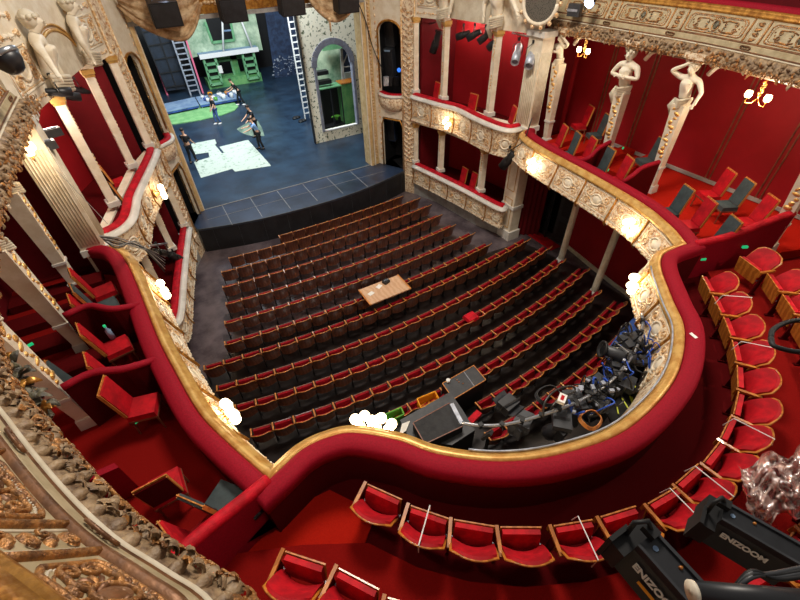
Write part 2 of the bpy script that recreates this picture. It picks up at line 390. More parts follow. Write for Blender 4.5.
# back walls, tier one and stalls
def wallslab(name, pts, z0, z1, mt, th=.2):
    m = MB(); P = Path(pts); P.sweep(m, [(0, z0), (0, z1), (th, z1), (th, z0)]); return struct(m, name, mt)
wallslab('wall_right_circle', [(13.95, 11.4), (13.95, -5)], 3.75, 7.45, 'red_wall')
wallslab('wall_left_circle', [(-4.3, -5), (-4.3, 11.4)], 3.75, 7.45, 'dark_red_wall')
wallslab('wall_front_circle_right', [(11.5, 11.35), (13.95, 11.35)], 3.75, 7.45, 'dark_red_wall')
wallslab('wall_front_circle_left', [(-4.3, 11.35), (-2.3, 11.35)], 3.75, 7.45, 'dark_red_wall')
wallslab('wall_right_stalls', [(12.95, 9.2), (12.55, 6.4), (12.2, 1), (12.2, -5.2)], .0, 3.55, 'red_wall')
wallslab('wall_left_stalls', [(-2.6, -5.2), (-2.6, 1), (-2.95, 6.4), (-3.2, 11)], .0, 3.55, 'red_wall')
wallslab('wall_back', [(12.4, -5.2), (-2.8, -5.2)], 0, 7.4, 'dark_red_wall')
m = MB()
for i, y in enumerate((9.9, 8.4, 7.0, 5.55, 4.1, 2.6)):
    for dy in (0, .12): m.box((13.93, y + dy, 5.72), (.03, .03, 3.4))
struct(m, 'trim_5', 'old_copper')
m = MB()
m.bar((12.9, 9.0, .08), (12.5, 6.4, .08), .05, .16); m.bar((12.5, 6.4, .08), (12.15, 1, .08), .05, .16)
struct(m, 'baseboard_right', 'cream_dull')
m = MB(); m.box((13.92, 6, 4.08), (.05, 10, .1)); struct(m, 'baseboard_circle', 'grey_paint')
# stalls side door on the right with its dark leaves
m = MB(); m.prism([(11.55, 10.9), (13.3, 10.9), (13.3, 11.1), (11.55, 11.1)], 0, 3.55); struct(m, 'wall_side_passage', 'dark_red_wall')
d = thing('door', 'dark double door standing open under the right side boxes', 'door', (12.85, 9.7, 0)); d['kind'] = 'structure'; d.name = 'door_1'
for y0, a in ((9.25, .1), (10.35, -.5)):
    q = MB(); q.box((12.9, y0, 1.15), (.06, .95, 2.3), rz=a); dl = q.build('door_leaf', 'black_satin', d)
    q = MB()
    for zz in (.6, 1.6): q.box((12.86, y0, zz), (.03, .6, .7), rz=a)
    q.build('door_panel', 'black', dl)
m = MB(); m.prism([(12.2, 9.1), (12.75, 9.1), (12.75, 10.6), (12.2, 10.6)], 0, .012); struct(m, 'trim_6', 'seat_red')
m = MB(); m.prism([(13.2, 8.9), (13.35, 8.9), (13.35, 11.2), (13.2, 11.2)], 0, 3.55); struct(m, 'wall_passage_end', 'black')
m = MB(); m.prism([(-2.4, -5), (12.3, -5), (12.3, 7.5), (11.6, 10.2), (9.9, 10.35), (-.7, 10.35), (-1.4, 9.9), (-2.4, 7)], 0, .01); struct(m, 'floor_rows', 'stall_dirt_shade')  # thin dark sheet painting the dirt and shade around the rows
# velvet curtains of the passage
c = thing('door_curtain', 'dark red velvet curtain hanging beside the stalls side door', 'curtain', (12.0, 10.2, 0))
m = MB(); rows = []
for zz in (0.02, 1.2, 2.4, 3.5):
    rows.append([Vector((11.75 + i * .035, 10.75 - i * .02 + .05 * math.sin(i * 1.3), zz)) for i in range(26)])
m.grid(rows); m.build('drape', 'dark_red_wall', c, True)

# ---- the parapet itself
par = thing('circle_parapet', 'long curving gilded parapet with red velvet rail around the first circle', 'balcony parapet', (CX, 5, 3.6))
m = MB(); rim.sweep(m, [(.02, 3.60), (-.1, 3.68), (-.19, 3.74), (-.21, 3.80), (-.185, 3.86), (-.17, 3.92), (-.11, 4.15), (-.05, 4.36), (-.02, 4.44), (-.04, 4.47), (.14, 4.5), (.2, 3.60)]); m.build('front_panel', 'relief', par, True)
m = MB(); rim.sweep(m, [(-.03, 4.47), (-.075, 4.51), (-.06, 4.56), (-.02, 4.575), (0, 4.62), (.05, 4.655), (.10, 4.65), (.12, 4.62), (.12, 4.47)]); m.build('gilt_moulding', 'gold_pale', par, True)
m = MB(); q = [i for i in range(len(rim.p)) if rim.L[i] > aR + 1.2 and rim.L[i] < aR + 8.2]; m.tube([Vector(((rim.p[i] - rim.n[i] * .062).x, (rim.p[i] - rim.n[i] * .062).y, 4.585)) for i in q], .016, 6); m.build('polished_strip', 'alu', par, True)
m = MB(); rim.sweep(m, [(.12, 4.5), (.125, 4.66), (.16, 4.715), (.24, 4.735), (.36, 4.725), (.41, 4.67), (.41, 4.5)]); m.build('velvet_rail', 'velvet', par, True)
m = MB(); rim.sweep(m, [(.2, 3.62), (.2, 4.52), (.39, 4.52), (.39, 3.62)]); m.build('inner_lining', 'carpet_dark', par)
fnR = lambda a, b, h: rim.at(a, -.03 - (4.42 - b) * .285 - h, b)
def span(a0, a1, n, k0):
    w = (a1 - a0) / n
    for i in range(n):
        mc, mg = MB(), MB()
        cartouche(mc, mg, fnR, a0 + i * w + .04, a0 + (i + 1) * w - .04, 3.86, 4.45, k0 + i)
        foliage_strip(mc, lambda a, b, h: rim.at(a, -.2 - h, b), a0 + i * w, a0 + (i + 1) * w, 3.79, .06, .06, k0 + i, .03, mg)
        cp = mc.build('carved_panel', 'cream', par, True); mg.build('gilt_scrollwork', 'relief_gold', cp, True)
        ms = MB(); ms.tube([rim.at(a0 + i * w, u, z) for u, z in ((-.06, 4.5), (-.06, 4.38), (-.14, 4.12), (-.22, 3.88), (-.25, 3.78), (-.16, 3.66))], .028, 5)
        ms.build('gilt_strap', 'gold', par, True)
span(.35, aR - .05, 6, 10); span(aR + .3, aR + 4.2, 4, 30); span(aL + .1, rim.len - .2, 7, 50)

# ================================================================== STAGE BOXES, both sides
BOX = {'right': [(10.13, 16.4), (10.6, 14.95), (10.92, 12.4), (11.36, 10.95)], 'left': [(-.52, 16.4), (-1.15, 14.95), (-1.78, 12.55), (-2.22, 10.85)]}
UP = {'right': [(9.86, 16.3), (9.93, 15.9), (10.2, 14.8), (10.47, 13.85), (10.42, 12.6), (10.47, 11.5), (10.68, 10.95), (11.15, 10.85)],
      'left': [(-.32, 16.2), (-.45, 15.6), (-.8, 14.35), (-1.2, 12.96), (-1.32, 12.2), (-1.45, 11.6), (-1.7, 11.2), (-2.1, 10.98)]}
LO = {'right': [(9.93, 16.3), (10.2, 14.8), (10.5, 12.9), (10.74, 10.95), (11.1, 10.92)], 'left': [(-.36, 16.3), (-.72, 14.7), (-1.1, 12.9), (-1.5, 11.05), (-1.9, 10.9)]}
SGN = {'right': 1, 'left': -1}
def wall_path(side, pts): return Path(pts, SGN[side])
for side in ('right', 'left'):
    s = SGN[side]; bp = BOX[side]; P = wall_path(side, bp); L1, L2 = P.L[1], P.L[2]
    # interior: floors, back walls, ceiling between the two box storeys
    back = [(p[0] + s * 2.0, p[1]) for p in bp]
    m = MB(); pl = [tuple(p) for p in bp] + back[::-1]
    m.prism(pl, .75, .9); m.prism(pl, 3.5, 4.05); struct(m, 'floor_box_' + side, 'carpet_dark')
    m = MB(); Pb = Path(back, s); Pb.sweep(m, [(0, .7), (0, 8.4), (.15, 8.4), (.15, .7)]); struct(m, 'wall_box_back_' + side, 'red_wall' )
    m = MB(); m.prism([(bp[0][0] + s * .3, 16.4), (bp[0][0] + s * 2.1, 16.4), (bp[0][0] + s * 2.1, 16.55), (bp[0][0] + s * .3, 16.55)], .7, 8.4)
    m.prism([(bp[3][0] + s * .25, 11.0), (bp[3][0] + s * 1.9, 11.0), (bp[3][0] + s * 1.9, 11.12), (bp[3][0] + s * .25, 11.12)], .7, 8.4)
    m.prism(pl, 8.3, 8.4)
    struct(m, 'wall_box_ends_' + side, 'dark_red_wall')
    # plinth, storey band, lintel
    m = MB(); P.sweep(m, [(-.12, 0), (-.12, .62), (-.02, .7), (.2, .7), (.2, 0)]); struct(m, 'baseboard_box_' + side, 'grey_paint')
    m = MB(); P.sweep(m, [(-.02, 3.42), (-.02, 4.6), (.22, 4.6), (.22, 3.42)])
    for a, b in ((0, L1 - .05), (L2 + .05, P.len)):
        q = [P.at(a + (b - a) * i / 3).xy for i in range(4)]; Path(q, s).sweep(m, [(-.03, 7.45), (-.03, 9.6), (.22, 9.6), (.22, 7.45)])
    q = [P.at(L1 - .06).xy, P.at(L2 + .06).xy]; Q = Path(q, s)
    zs = 7.55; n = 14; W = Q.len                                  # middle bay: raised arch with blank tympanum
    for i in range(n):
        a, b = W * i / n, W * (i + 1) / n
        za = zs + .95 * math.sqrt(max(0, 1 - (2 * (a / W) - 1) ** 2)); zb = zs + .95 * math.sqrt(max(0, 1 - (2 * (b / W) - 1) ** 2))
        m.add([Q.at(a, -.03, za), Q.at(b, -.03, zb), Q.at(b, -.03, 9.6), Q.at(a, -.03, 9.6), Q.at(a, .22, za), Q.at(b, .22, zb), Q.at(b, .22, 9.6), Q.at(a, .22, 9.6)],
              [(0, 1, 2, 3), (7, 6, 5, 4), (0, 4, 5, 1), (3, 2, 6, 7)])
    struct(m, 'wall_box_front_' + side, 'cream')
    m = MB(); arc = [Q.at(W * (.5 - .5 * math.cos(math.pi * i / 18)), -.06, zs + .95 * math.sin(math.pi * i / 18)) for i in range(19)]
    m.tube(arc, .04, 6); m.tube([p + Vector((0, 0, .11)) for p in arc], .025, 6); struct(m, 'trim_arch_' + side, 'gold_pale', smooth=True)
    m = MB(); m.slab([p + Vector((s * .0, 0, 0)) for p in arc], Vector((s * .05, 0, 0)))
    struct(m, 'trim_tympanum_' + side, 'cream_dull')
    for aa, ab in ((.1, L1 - .15), (L2 + .15, P.len - .3)):
        if side == 'right' and aa > 1: continue
        mc, mg = MB(), MB(); fo = lambda a, b, hh: P.at(a, -.03 - hh, b); cartouche(mc, mg, fo, aa, ab, 7.75, 8.55, 3); foliage_strip(mg, fo, aa, ab, 7.6, .07, .1, 5, .03)
        foliage_strip(mc, fo, aa, ab, 8.7, .1, .12, 8, .06, mg); foliage_strip(mg, fo, aa, ab, 9.0, .12, .16, 9, .05, mc)
        t = thing('wall_carving', 'carved gilt panel above the %s bay of the stage boxes on the %s wall' % ('first' if aa < .2 else 'third', side), 'carving', tuple(P.at((aa + ab) / 2, -.05, 8.1))); mc.build('stone_relief', 'cream', t, True); mg.build('gilt_relief', 'relief_gold', t, True)
    # parapets of the two storeys
    for nm, pts, z0, z1, lb, k in (('upper', UP[side], 3.62, 4.55, 'swelling carved', 70), ('lower', LO[side], .62, 1.42, 'straight carved', 90)):
        Pp = Path([tuple(p) for p in cr(pts, 5)], s); z2 = z1 + .17
        t = thing('box_parapet', '%s gilded parapet of the %s stage box on the %s wall' % (lb, nm, side), 'balcony parapet', (pts[2][0], pts[2][1], z0))
        h = z1 - z0
        m = MB(); Pp.sweep(m, [(.02, z0), (-.03, z0 + .06), (.04, z0 + .14), (.03, z0 + h * .5), (-.02, z1 - .1), (-.05, z1), (.3, z1), (.35, z0)]); m.build('front_panel', 'relief', t, True)
        m = MB(); Pp.sweep(m, [(-.05, z1), (-.1, z1 + .03), (-.1, z1 + .07), (-.05, z1 + .1), (-.04, z1 + .13), (.08, z1 + .14), (.08, z1)]); m.build('ledge_moulding', 'white_plaster', t, True)
        m = MB(); Pp.sweep(m, [(.07, z1), (.08, z2 + .02), (.13, z2 + .045), (.26, z2 + .04), (.3, z2), (.3, z1)]); m.build('velvet_rail', 'velvet_bright', t, True)
        if nm == 'upper': m = MB(); Pp.sweep(m, [(.3, z0 + .3), (.3, z1), (.75, z1), (.75, z0 + .3)]); m.build('inner_ledge', 'carpet_dark', t)
        fn = (lambda Pp, z0, h: lambda a, b, hh: Pp.at(a, .03 - hh, b))(Pp, z0, h)
        n = 5; w = Pp.len / n
        for i in range(n):
            mc, mg = MB(), MB(); cartouche(mc, mg, fn, i * w + .05, (i + 1) * w - .05, z0 + .13, z1 - .05, k + i)
            foliage_strip(mc, lambda a, b, hh: fn(a, b, hh + .05), i * w, (i + 1) * w, z0 + .05, .045, .07, k + i, .03, mg)
            cp = mc.build('carved_panel', 'cream', t, True); mg.build('gilt_scrollwork', 'relief_gold', cp, True)
            ms = MB(); ms.tube([Pp.at(i * w + .02, u, z) for u, z in ((-.07, z1), (-.0, z1 - .15), (.0, z0 + .25), (-.08, z0 + .03))], .025, 5); ms.build('gilt_strap', 'gold', t, True)
    # columns of the boxes
    for lv, z0, z1 in (('lower', 1.6, 3.5), ('upper', 4.72, 7.5)):
        for i, (x, y) in enumerate(bp):
            if lv == 'lower' and i == 3: continue
            pos = ('nearest the stage', 'second from the stage', 'third from the stage', 'beside the fluted pilaster')[i]
            if lv == 'upper' and i == 3: continue
            c = thing('box_column', 'square cream column %s in the %s stage box on the %s wall' % (pos, lv, side), 'column', (x, y, z0), 'stage box columns')
            ang = -s * .2; m = MB(); m.box((x, y, (z0 + z1) / 2), (.2, .24, z1 - z0), rz=ang); m.build('shaft', 'cream', c)
            m = MB(); m.box((x, y, z0 + .07), (.3, .34, .14), rz=ang); m.build('base', 'white_plaster', c)
            m = MB(); m.box((x, y, z1 - .1), (.3, .34, .12), rz=ang); m.box((x, y, z1 - .2), (.25, .28, .06), rz=ang); m.build('capital', 'gold_pale', c)
            m = MB(); fo = lambda a, b, hh: Vector((x - s * (.105 + hh), y + a, b))
            top = z1 - .25
            for q in range(9): rblob(m, fo, .03 * math.sin(q * 2.1), top - q * .085, .05 + .02 * (q % 2), .03, .03, q * .9)
            for q in (1, -1): rtube(m, fo, spiral(q * .05, top - .1, .06, 1.2, q, 0, 9), .014, .008)
            if lv == 'upper':
                for q in range(5): rblob(m, fo, .03 * math.sin(q * 2.1), z0 + 1.35 - q * .1, .045, .04, .03, q)
            m.build('gilt_drop', 'relief_gold', c, True)
    # fluted pilaster at the end of the boxes
    x, y = bp[3]; x -= s * .02
    c = thing('fluted_pilaster', 'broad cream fluted pilaster between the stage boxes and side boxes on the %s wall' % side, 'pilaster', (x, y, 0))
    m = MB(); m.box((x + s * .12, y + .0, 6.1), (.5, .62, 2.9)); m.box((x + s * .1, y, 2.3), (.46, .66, 4.6)); m.build('shaft', 'cream', c)
    for zz, dd in ((.2, (.6, .78, .42)), (4.62, (.58, .74, .16)), (1.5, (.54, .72, .14)), (7.5, (.6, .76, .16))):
        m = MB(); m.box((x + s * .1, y, zz), dd); m.build('moulded_band', 'white_plaster', c)
    m = MB()
    for i in range(7):
        m.tube([(x - s * .135, y - .25 + i * .083, 4.78), (x - s * .135, y - .25 + i * .083, 7.0)], .022, 5)
        m.tube([(x - s * .05 + s * i * .06, y - .315, 4.78), (x - s * .05 + s * i * .06, y - .315, 7.0)], .018, 5)
    m.build('flutes', 'cream_dull', c, True)
    m = MB(); fo = lambda a, b, hh: Vector((x - s * (.14 + hh), y + a, b))
    for zz in (.55, 2.2): rtube(m, fo, [(-.2, zz), (.2, zz), (.2, zz + 1.3), (-.2, zz + 1.3), (-.2, zz)], .015)
    m.build('sunk_panel_moulding', 'gold_pale', c)
    # ---- wall between proscenium and boxes: gilded strip + arched opening with a little balcony
    J = Vector((9.12 if s > 0 else .33, 18.3)); E_ = Vector(bp[0]) + Vector((0, 0))
    Wp = Path([J, E_], s); Lw = Wp.len
    g0, g1 = (.16, .68)                                     # opening span as fractions
    a0, a1 = Lw * g0, Lw * g1
    fw = lambda a, b, hh: Wp.at(a, -hh - .065 * (a > a1 + .03), b)
    m = MB()
    def seg(mm, aa, ab, za, zb, u0=0, u1=.1):
        vs = [Wp.at(aa, u0, za), Wp.at(ab, u0, za), Wp.at(ab, u1, za), Wp.at(aa, u1, za), Wp.at(aa, u0, zb), Wp.at(ab, u0, zb), Wp.at(ab, u1, zb), Wp.at(aa, u1, zb)]
        mm.add(vs, [(3, 2, 1, 0), (4, 5, 6, 7), (0, 1, 5, 4), (1, 2, 6, 5), (2, 3, 7, 6), (3, 0, 4, 7)])
    seg(m, 0, a0, 1.1, 9.6); seg(m, a1, Lw, 0, 9.6); seg(m, a0, a1, 3.45, 4.15)
    n = 12; r = (a1 - a0) / 2; ac = (a0 + a1) / 2
    for i in range(n):
        x0, x1 = -r + 2 * r * i / n, -r + 2 * r * (i + 1) / n
        z0 = 6.85 + .38 * math.sqrt(max(0, 1 - (x0 / r) ** 2)); z1 = 6.85 + .38 * math.sqrt(max(0, 1 - (x1 / r) ** 2))
        m.add([Wp.at(ac + x0, 0, z0), Wp.at(ac + x1, 0, z1), Wp.at(ac + x1, 0, 9.6), Wp.at(ac + x0, 0, 9.6), Wp.at(ac + x0, .1, z0), Wp.at(ac + x1, .1, z1)], [(0, 1, 2, 3), (0, 4, 5, 1)])
    seg(m, a0, a1, 0, 1.05); struct(m, 'wall_proscenium_' + side, 'cream')
    m = MB()
    ar = [(a0 - .03, 4.7), (a0 - .03, 6.85)] + [(ac - r * 1.06 * math.cos(math.pi * i / 10), 6.85 + .42 * math.sin(math.pi * i / 10)) for i in range(11)] + [(a1 + .03, 6.85), (a1 + .03, 4.7)]
    rtube(m, fw, ar, .045, h=.02); rtube(m, fw, [(a0 - .03, 1.1), (a0 - .03, 3.1), (a0 + .1, 3.4), (a1 - .1, 3.4), (a1 + .03, 3.1), (a1 + .03, 1.1)], .04, h=.02)
    struct(m, 'trim_niche_' + side, 'gold', smooth=True)
    m = MB(); mg = MB()
    pa, pb = a1 + .08, Lw + .02
    for e in (pa, pb): rtube(mg, fw, [(e, .9), (e, 9.4)], .04, h=.02)
    for zz in (1.6,): rtube(mg, fw, [(pa, zz), (pb, zz)], .03)
    for i in range(27):
        zz = 1.75 + i * .225; mid = (pa + pb) / 2; hw = (pb - pa) / 2
        rtube(m, fw, [(pa + .05, zz + .16), (mid, zz + .02), (pb - .05, zz + .16)], .035, h=.01)
        rblob(mg, fw, mid, zz, hw * .3, .06, .05); rblob(m, fw, mid - hw * .5, zz + .06, .05, .035, .04, .8); rblob(m, fw, mid + hw * .5, zz + .06, .05, .035, .04, -.8)
    for k in range(30):
        zz = 1.4 + k * .25; rblob(mg, fw, a0 - .13, zz, .045, .08, .03, .3 * (-1) ** k)
    t = thing('gilded_pier', 'tall carved and gilded pier between the proscenium and the stage boxes on the %s' % side, 'pier', tuple(Wp.at(pa, -.05, .8)))
    m.build('scale_carving', 'relief', t, True)['kind'] = 'stuff'; mg.build('gilt_carving', 'relief_gold', t, True)
    mm = MB(); seg(mm, pa - .06, pb + .06, .9, 9.4, -.06, 0); seg(mm, pa - .12, pb + .06, 0, .9, -.14, 0); mm.build('pier_body', 'relief', t)
    # black recess behind both openings
    m = MB()
    for za, zb in ((1.1, 3.42), (4.0, 7.6)): seg(m, a0 - .3, a1 + .3, za, zb, 1.3, 1.4)
    seg(m, a0 - .25, a0 - .15, 1.1, 8, .25, 1.4); seg(m, a1 + .15, a1 + .25, 1.1, 8, .25, 1.4); seg(m, a0 - .2, a1 + .2, 4.0, 4.1, .25, 1.4); seg(m, a0 - .2, a1 + .2, 1.0, 1.1, .0, 1.4)
    struct(m, 'wall_niche_' + side, 'black')
    t = thing('niche_balcony', 'small bulging gilded balcony under the arched opening by the proscenium on the %s' % side, 'balcony', tuple(Wp.at(ac, 0, 4)))
    bpts = [Wp.at(a0 - .1 + (a1 - a0 + .2) * i / 10, -.05 - .26 * math.sin(math.pi * i / 10), 0).xy for i in range(11)]
    B = Path(bpts, s)
    m = MB(); B.sweep(m, [(.3, 3.75), (.1, 3.85), (.0, 4.1), (-.02, 4.4), (.3, 4.4)]); m.build('front_panel', 'relief', t, True)
    m = MB(); B.sweep(m, [(-.02, 4.4), (-.06, 4.43), (-.06, 4.5), (0, 4.52), (.06, 4.52), (.06, 4.4)]); m.build('ledge_moulding', 'white_plaster', t, True)
    m = MB(); B.sweep(m, [(.05, 4.45), (.05, 4.56), (.25, 4.56), (.25, 4.45)]); m.build('velvet_rail', 'velvet_bright', t, True)
    mc, mg = MB(), MB(); fb = lambda a, b, hh: B.at(a, .02 - hh, b); cartouche(mc, mg, fb, .05, B.len - .05, 4.0, 4.38, 5)
    cp = mc.build('carved_panel', 'cream', t, True); mg.build('gilt_scrollwork', 'relief_gold', cp, True)
    if side == 'left': continue
    # grille above the third bay
gc = at(541, 2, x=11.05); g = thing('round_grille', 'round cream framed lattice grille above the right stage box', 'grille', tuple(gc))
nb = (Vector(BOX['right'][3]) - Vector(BOX['right'][2])).normalized(); nx = Vector((-abs(nb.y), nb.x * 1.0 * (1 if nb.y < 0 else -1), 0)); nx = Vector((nb.y, -nb.x, 0)); nx = nx if nx.x < 0 else -nx
M_ = nx.to_track_quat('Z', 'Y').to_matrix(); m = MB(); m.lathe([(.52, -.02), (.52, .03)], gc, 24, M_); m.build('lattice', 'mesh_grille', g)
m = MB(); m.tube([gc + M_ @ Vector((.55 * math.cos(i * math.pi / 12), .55 * math.sin(i * math.pi / 12), .03)) for i in range(25)], .06, 6); m.build('frame', 'cream', g, True)
m = MB()
for q in range(14): m.blob(gc + M_ @ Vector((.64 * math.cos(q * math.tau / 14), .64 * math.sin(q * math.tau / 14), .03)), (.07, .07, .07), 6, 4)
m.build('frame_bosses', 'relief_gold', g, True)
# ================================================================== PROSCENIUM
for side, x0, x1 in (('left', .03, .46), ('right', 8.62, 9.1)):
    s = SGN[side]; t = thing('proscenium_jamb', 'tall stepped gilt and cream jamb at the %s edge of the stage opening' % side, 'proscenium jamb', ((x0 + x1) / 2, 18.3, 1.1))
    xi = x1 if s < 0 else x0; w = x1 - x0
    m = MB(); m.box(((x0 + x1) / 2, 18.55, 5.4), (w, .6, 8.6)); m.box((xi + s * .1, 18.22, 5.4), (.12, .1, 8.6)); m.build('shaft', 'jamb_gilt', t)
    m = MB(); m.box((xi + s * .24, 18.2, 5.4), (.05, .08, 8.6)); m.box((xi + s * .02, 18.24, 5.4), (.04, .06, 8.6)); m.build('fillet', 'cream', t)
    m = MB()
    for i in range(60): m.blob((xi + s * .36, 18.22, 1.5 + i * .135), (.055, .04, .06), 6, 4)
    m.build('gilt_beading', 'relief_gold', t, True)
t = thing('proscenium_header', 'gilded beam across the top of the stage opening with grey bar beneath', 'proscenium header', (4.6, 18.4, 8))
m = MB(); m.box((4.6, 18.5, 8.75), (9.2, .5, 1.5)); m.build('gilt_frieze', 'gold', t)
m = MB(); m.bar((.3, 18.2, 7.93), (8.8, 18.2, 7.93), .12, .12); m.build('grey_bar', 'grey_paint', t)
m = MB()
fh = lambda a, b, h: Vector((a, 18.24 - h, b))
foliage_strip(m, fh, .6, 8.7, 8.3, .12, .12, 3, .05); m.build('carved_foliage', 'relief_gold', t, True)
def swag(pts, r, label):
    t = thing('drape_swag', label, 'drapery', pts[0]); P = [Vector(p) for p in cr([Vector(q) for q in pts], 6)]; n = len(P)
    m = MB(); m.tube(P, [r * (.55 + .45 * math.sin(math.pi * i / (n - 1))) for i in range(n)], 10, sq=.7); m.build('hem_roll', 'swag', t, True)
    m = MB()
    top = [P[0].lerp(P[-1], i / 13) + Vector((0, -.05, .25)) for i in range(14)]; bot = [P[min(n - 1, int(i * (n - 1) / 13))] for i in range(14)]
    rows = []
    for j in range(9):
        rows.append([top[i].lerp(bot[i], j / 8) + Vector((0, -.1 - .09 * math.sin(j * 2.2 + .25 * i), 0)) for i in range(14)])
    m.grid(rows); m.build('folds', 'swag', t, True)
swag([at(118, 4, y=17.9), at(140, 22, y=17.9), at(165, 33, y=17.75), at(183, 36, y=17.7), at(193, 24, y=17.75), at(199, 4, y=17.9)], .17, 'heavy gold brown draped swag at the left end of the proscenium top')
swag([at(306, -8, y=17.9), at(318, 8, y=17.8), at(333, 18, y=17.7), at(347, 12, y=17.8), at(357, -6, y=17.9)], .17, 'heavy gold brown draped swag at the right end of the proscenium top')
t = thing('carved_mask', 'carved gilded tassel ornament hanging at the point of the right swag', 'ornament', at(330, 22, y=17.6))
m = MB(); p = at(330, 24, y=17.6); m.tube([p + Vector((0, 0, .15)), p, p - Vector((0, 0, .25))], [.06, .04, .03], 6); m.build('tassel_cord', 'relief_gold', t, True)
m = MB(); m.blob(p + Vector((0, 0, .15)), .09); m.build('tassel_head', 'relief_gold', t, True)
for k, (px, py, lb) in enumerate(((165, 13, 'leftmost, beside the gold swag, with a lit lamp'), (232, 9, 'second from the left, a lit lamp above it'), (291, 3, 'third from the left over the dark blue wall'), (346, 1, 'rightmost in front of the gold swag'))):
    p = at(px, py, y=17.3); lb = 'black box hung at the proscenium top, ' + lb
    t = thing('hanging_speaker', lb, 'speaker', tuple(p), 'black boxes hung at the proscenium top')
    M_ = Matrix.Rotation(R(8), 3, 'X'); m = MB(); m.box(p, (.84, .5, .66), M=M_); m.build('cabinet', 'black', t)
    m = MB(); m.box(p + M_ @ Vector((0, -.26, 0)), (.76, .02, .58), M=M_); m.build('grille', 'black_satin', t)
    m = MB(); m.tube([p + Vector((-.25, 0, .3)), p + Vector((-.25, .1, .9)), p + Vector((.25, .1, .9)), p + Vector((.25, 0, .3))], .02, 5); m.build('bracket', 'dark_steel', t)
    if k < 2:
        m = MB(); m.blob(p + Vector((.1, -.2, .42)), (.09, .06, .06)); o = m.build('lamp', 'flood_glass', t, True)
t = thing('power_cable', 'black cable looping down beside the right proscenium jamb', 'cable', at(362, 10, y=18.0))
m = MB(); m.tube([Vector(q) for q in cr([at(358, 2, y=18.0), at(366, 22, y=18.0), at(372, 45, y=18.0), at(379, 62, y=17.9), at(383, 70, y=17.8)], 5)], .022, 5); m.build('cable_run', 'black', t, True)
# ================================================================== STALLS SEATS
ORD = ['', 'first', 'second', 'third', 'fourth', 'fifth', 'sixth', 'seventh', 'eighth', 'ninth', 'tenth', 'eleventh', 'twelfth', 'thirteenth', 'fourteenth', 'fifteenth', 'sixteenth', 'seventeenth', 'eighteenth', 'nineteenth', 'twentieth', 'twenty-first', 'twenty-second', 'twenty-third', 'twenty-fourth', 'twenty-fifth', 'twenty-sixth']
def make_seat(name, w, back_h, shell, rimm, red, recl=.17, edge=.0135, ctop=4):
    """tip-up theatre seat, origin on the floor under its middle, facing +y, seat folded up"""
    t = thing(name, 'x', 'theatre seat'); hw = w / 2 - .012; z0, z1 = .31, back_h
    def bp(i, j, o, nx=8, nz=5):
        u = -1 + 2 * i / nx; v = j / nz
        zt = z1 - .035 * u * u - (.05 * max(0, abs(u) - .8) / .2)
        z = z0 + (zt - z0) * v
        return Vector((u * hw, -.03 - .09 * (1 - u * u) - recl * v * v + o, z))
    def slab(o0, o1, inset=1.0, zlo=0, zhi=5):
        m = MB(); nx, nz = 8, 5; A = [[bp(i, j, o0) for i in range(nx + 1)] for j in range(zlo, zhi + 1)]; B = [[bp(i, j, o1) for i in range(nx + 1)] for j in range(zlo, zhi + 1)]
        for G in (A, B):
            for r_ in G:
                for p in r_: p.x *= inset
        m.grid(A); m.grid([r_[::-1] for r_ in B])
        ring = lambda G: G[0] + [r_[-1] for r_ in G[1:-1]] + G[-1][::-1] + [r_[0] for r_ in G[1:-1]][::-1]
        a, b = ring(A), ring(B); m.grid([a + [a[0]], b + [b[0]]]); return m
    slab(-.012, .012).build('back_shell', shell, t, True)
    m = MB(); m.tube([bp(0, 2, -.002), bp(0, 4, 0)] + [bp(i, 5, 0) for i in range(9)] + [bp(8, 4, 0), bp(8, 2, 0)], edge, 5); m.build('shell_edging', rimm, t, True)
    slab(.012, .05, .9 if ctop == 4 else .93, 1, ctop).build('back_cushion', red, t, True)
    M_ = Matrix.Rotation(R(-12), 3, 'X'); c = Vector((0, .06, .47))
    m = MB(); m.box(c + M_ @ Vector((0, .035, 0)), (w * .86, .03 if ctop == 4 else .018, .36 if ctop == 4 else .38), M=M_); sp = m.build('seat_pan', shell if shell != 'seat_wood' else 'seat_wood', t)
    m = MB(); m.box(c + M_ @ Vector((0, -.015, .0)), (w * .84, .07, .34), M=M_, taper=.94); m.build('seat_cushion', red, sp)
    m = MB(); m.box((-w / 2, .03, .63), (.036, .26, .03)); m.box((-w / 2, .14, .6), (.03, .03, .08)); m.build('armrest', rimm, t)
    m = MB(); m.box((-w / 2, .0, .3), (.022, .1, .6)); m.box((-w / 2, .0, .015), (.05, .16, .03)); m.build('stand', 'black', t)
    m = MB(); m.box((-w / 2 + .04, .02, .36), (.05, .035, .03)); m.box((w / 2 - .04, .02, .36), (.04, .035, .03)); m.box((0, -.1, .34), (.03, .02, .05)); m.build('hinge_fitting', 'alu', t)
    return t
proto = make_seat('theatre_chair', .53, .88, 'seat_wood', 'seat_wood_light', 'stall_red')
NAMES = ['nearest the stage'] + [ORD[i] + ' from the stage' for i in range(2, 15)]
Y0 = [14.85, 14.2, 13.4, 12.47, 11.5, 10.55, 9.6, 8.83, 7.8, 6.87, 5.96, 5.07, 4.2, 3.38]
XR = [(2.72, 8.67), (.55, 9.22), (.1, 9.33), (-.06, 9.26), (-.15, 9.27), (-.4, 9.56), (-.61, 9.65), (-1.36, 11.15), (-1.19, 11.46), (-.9, 11.27), (-.73, 11.58), (2.6, 10.95), (4.7, 11.2), (4.35, 10.4)]
first = True
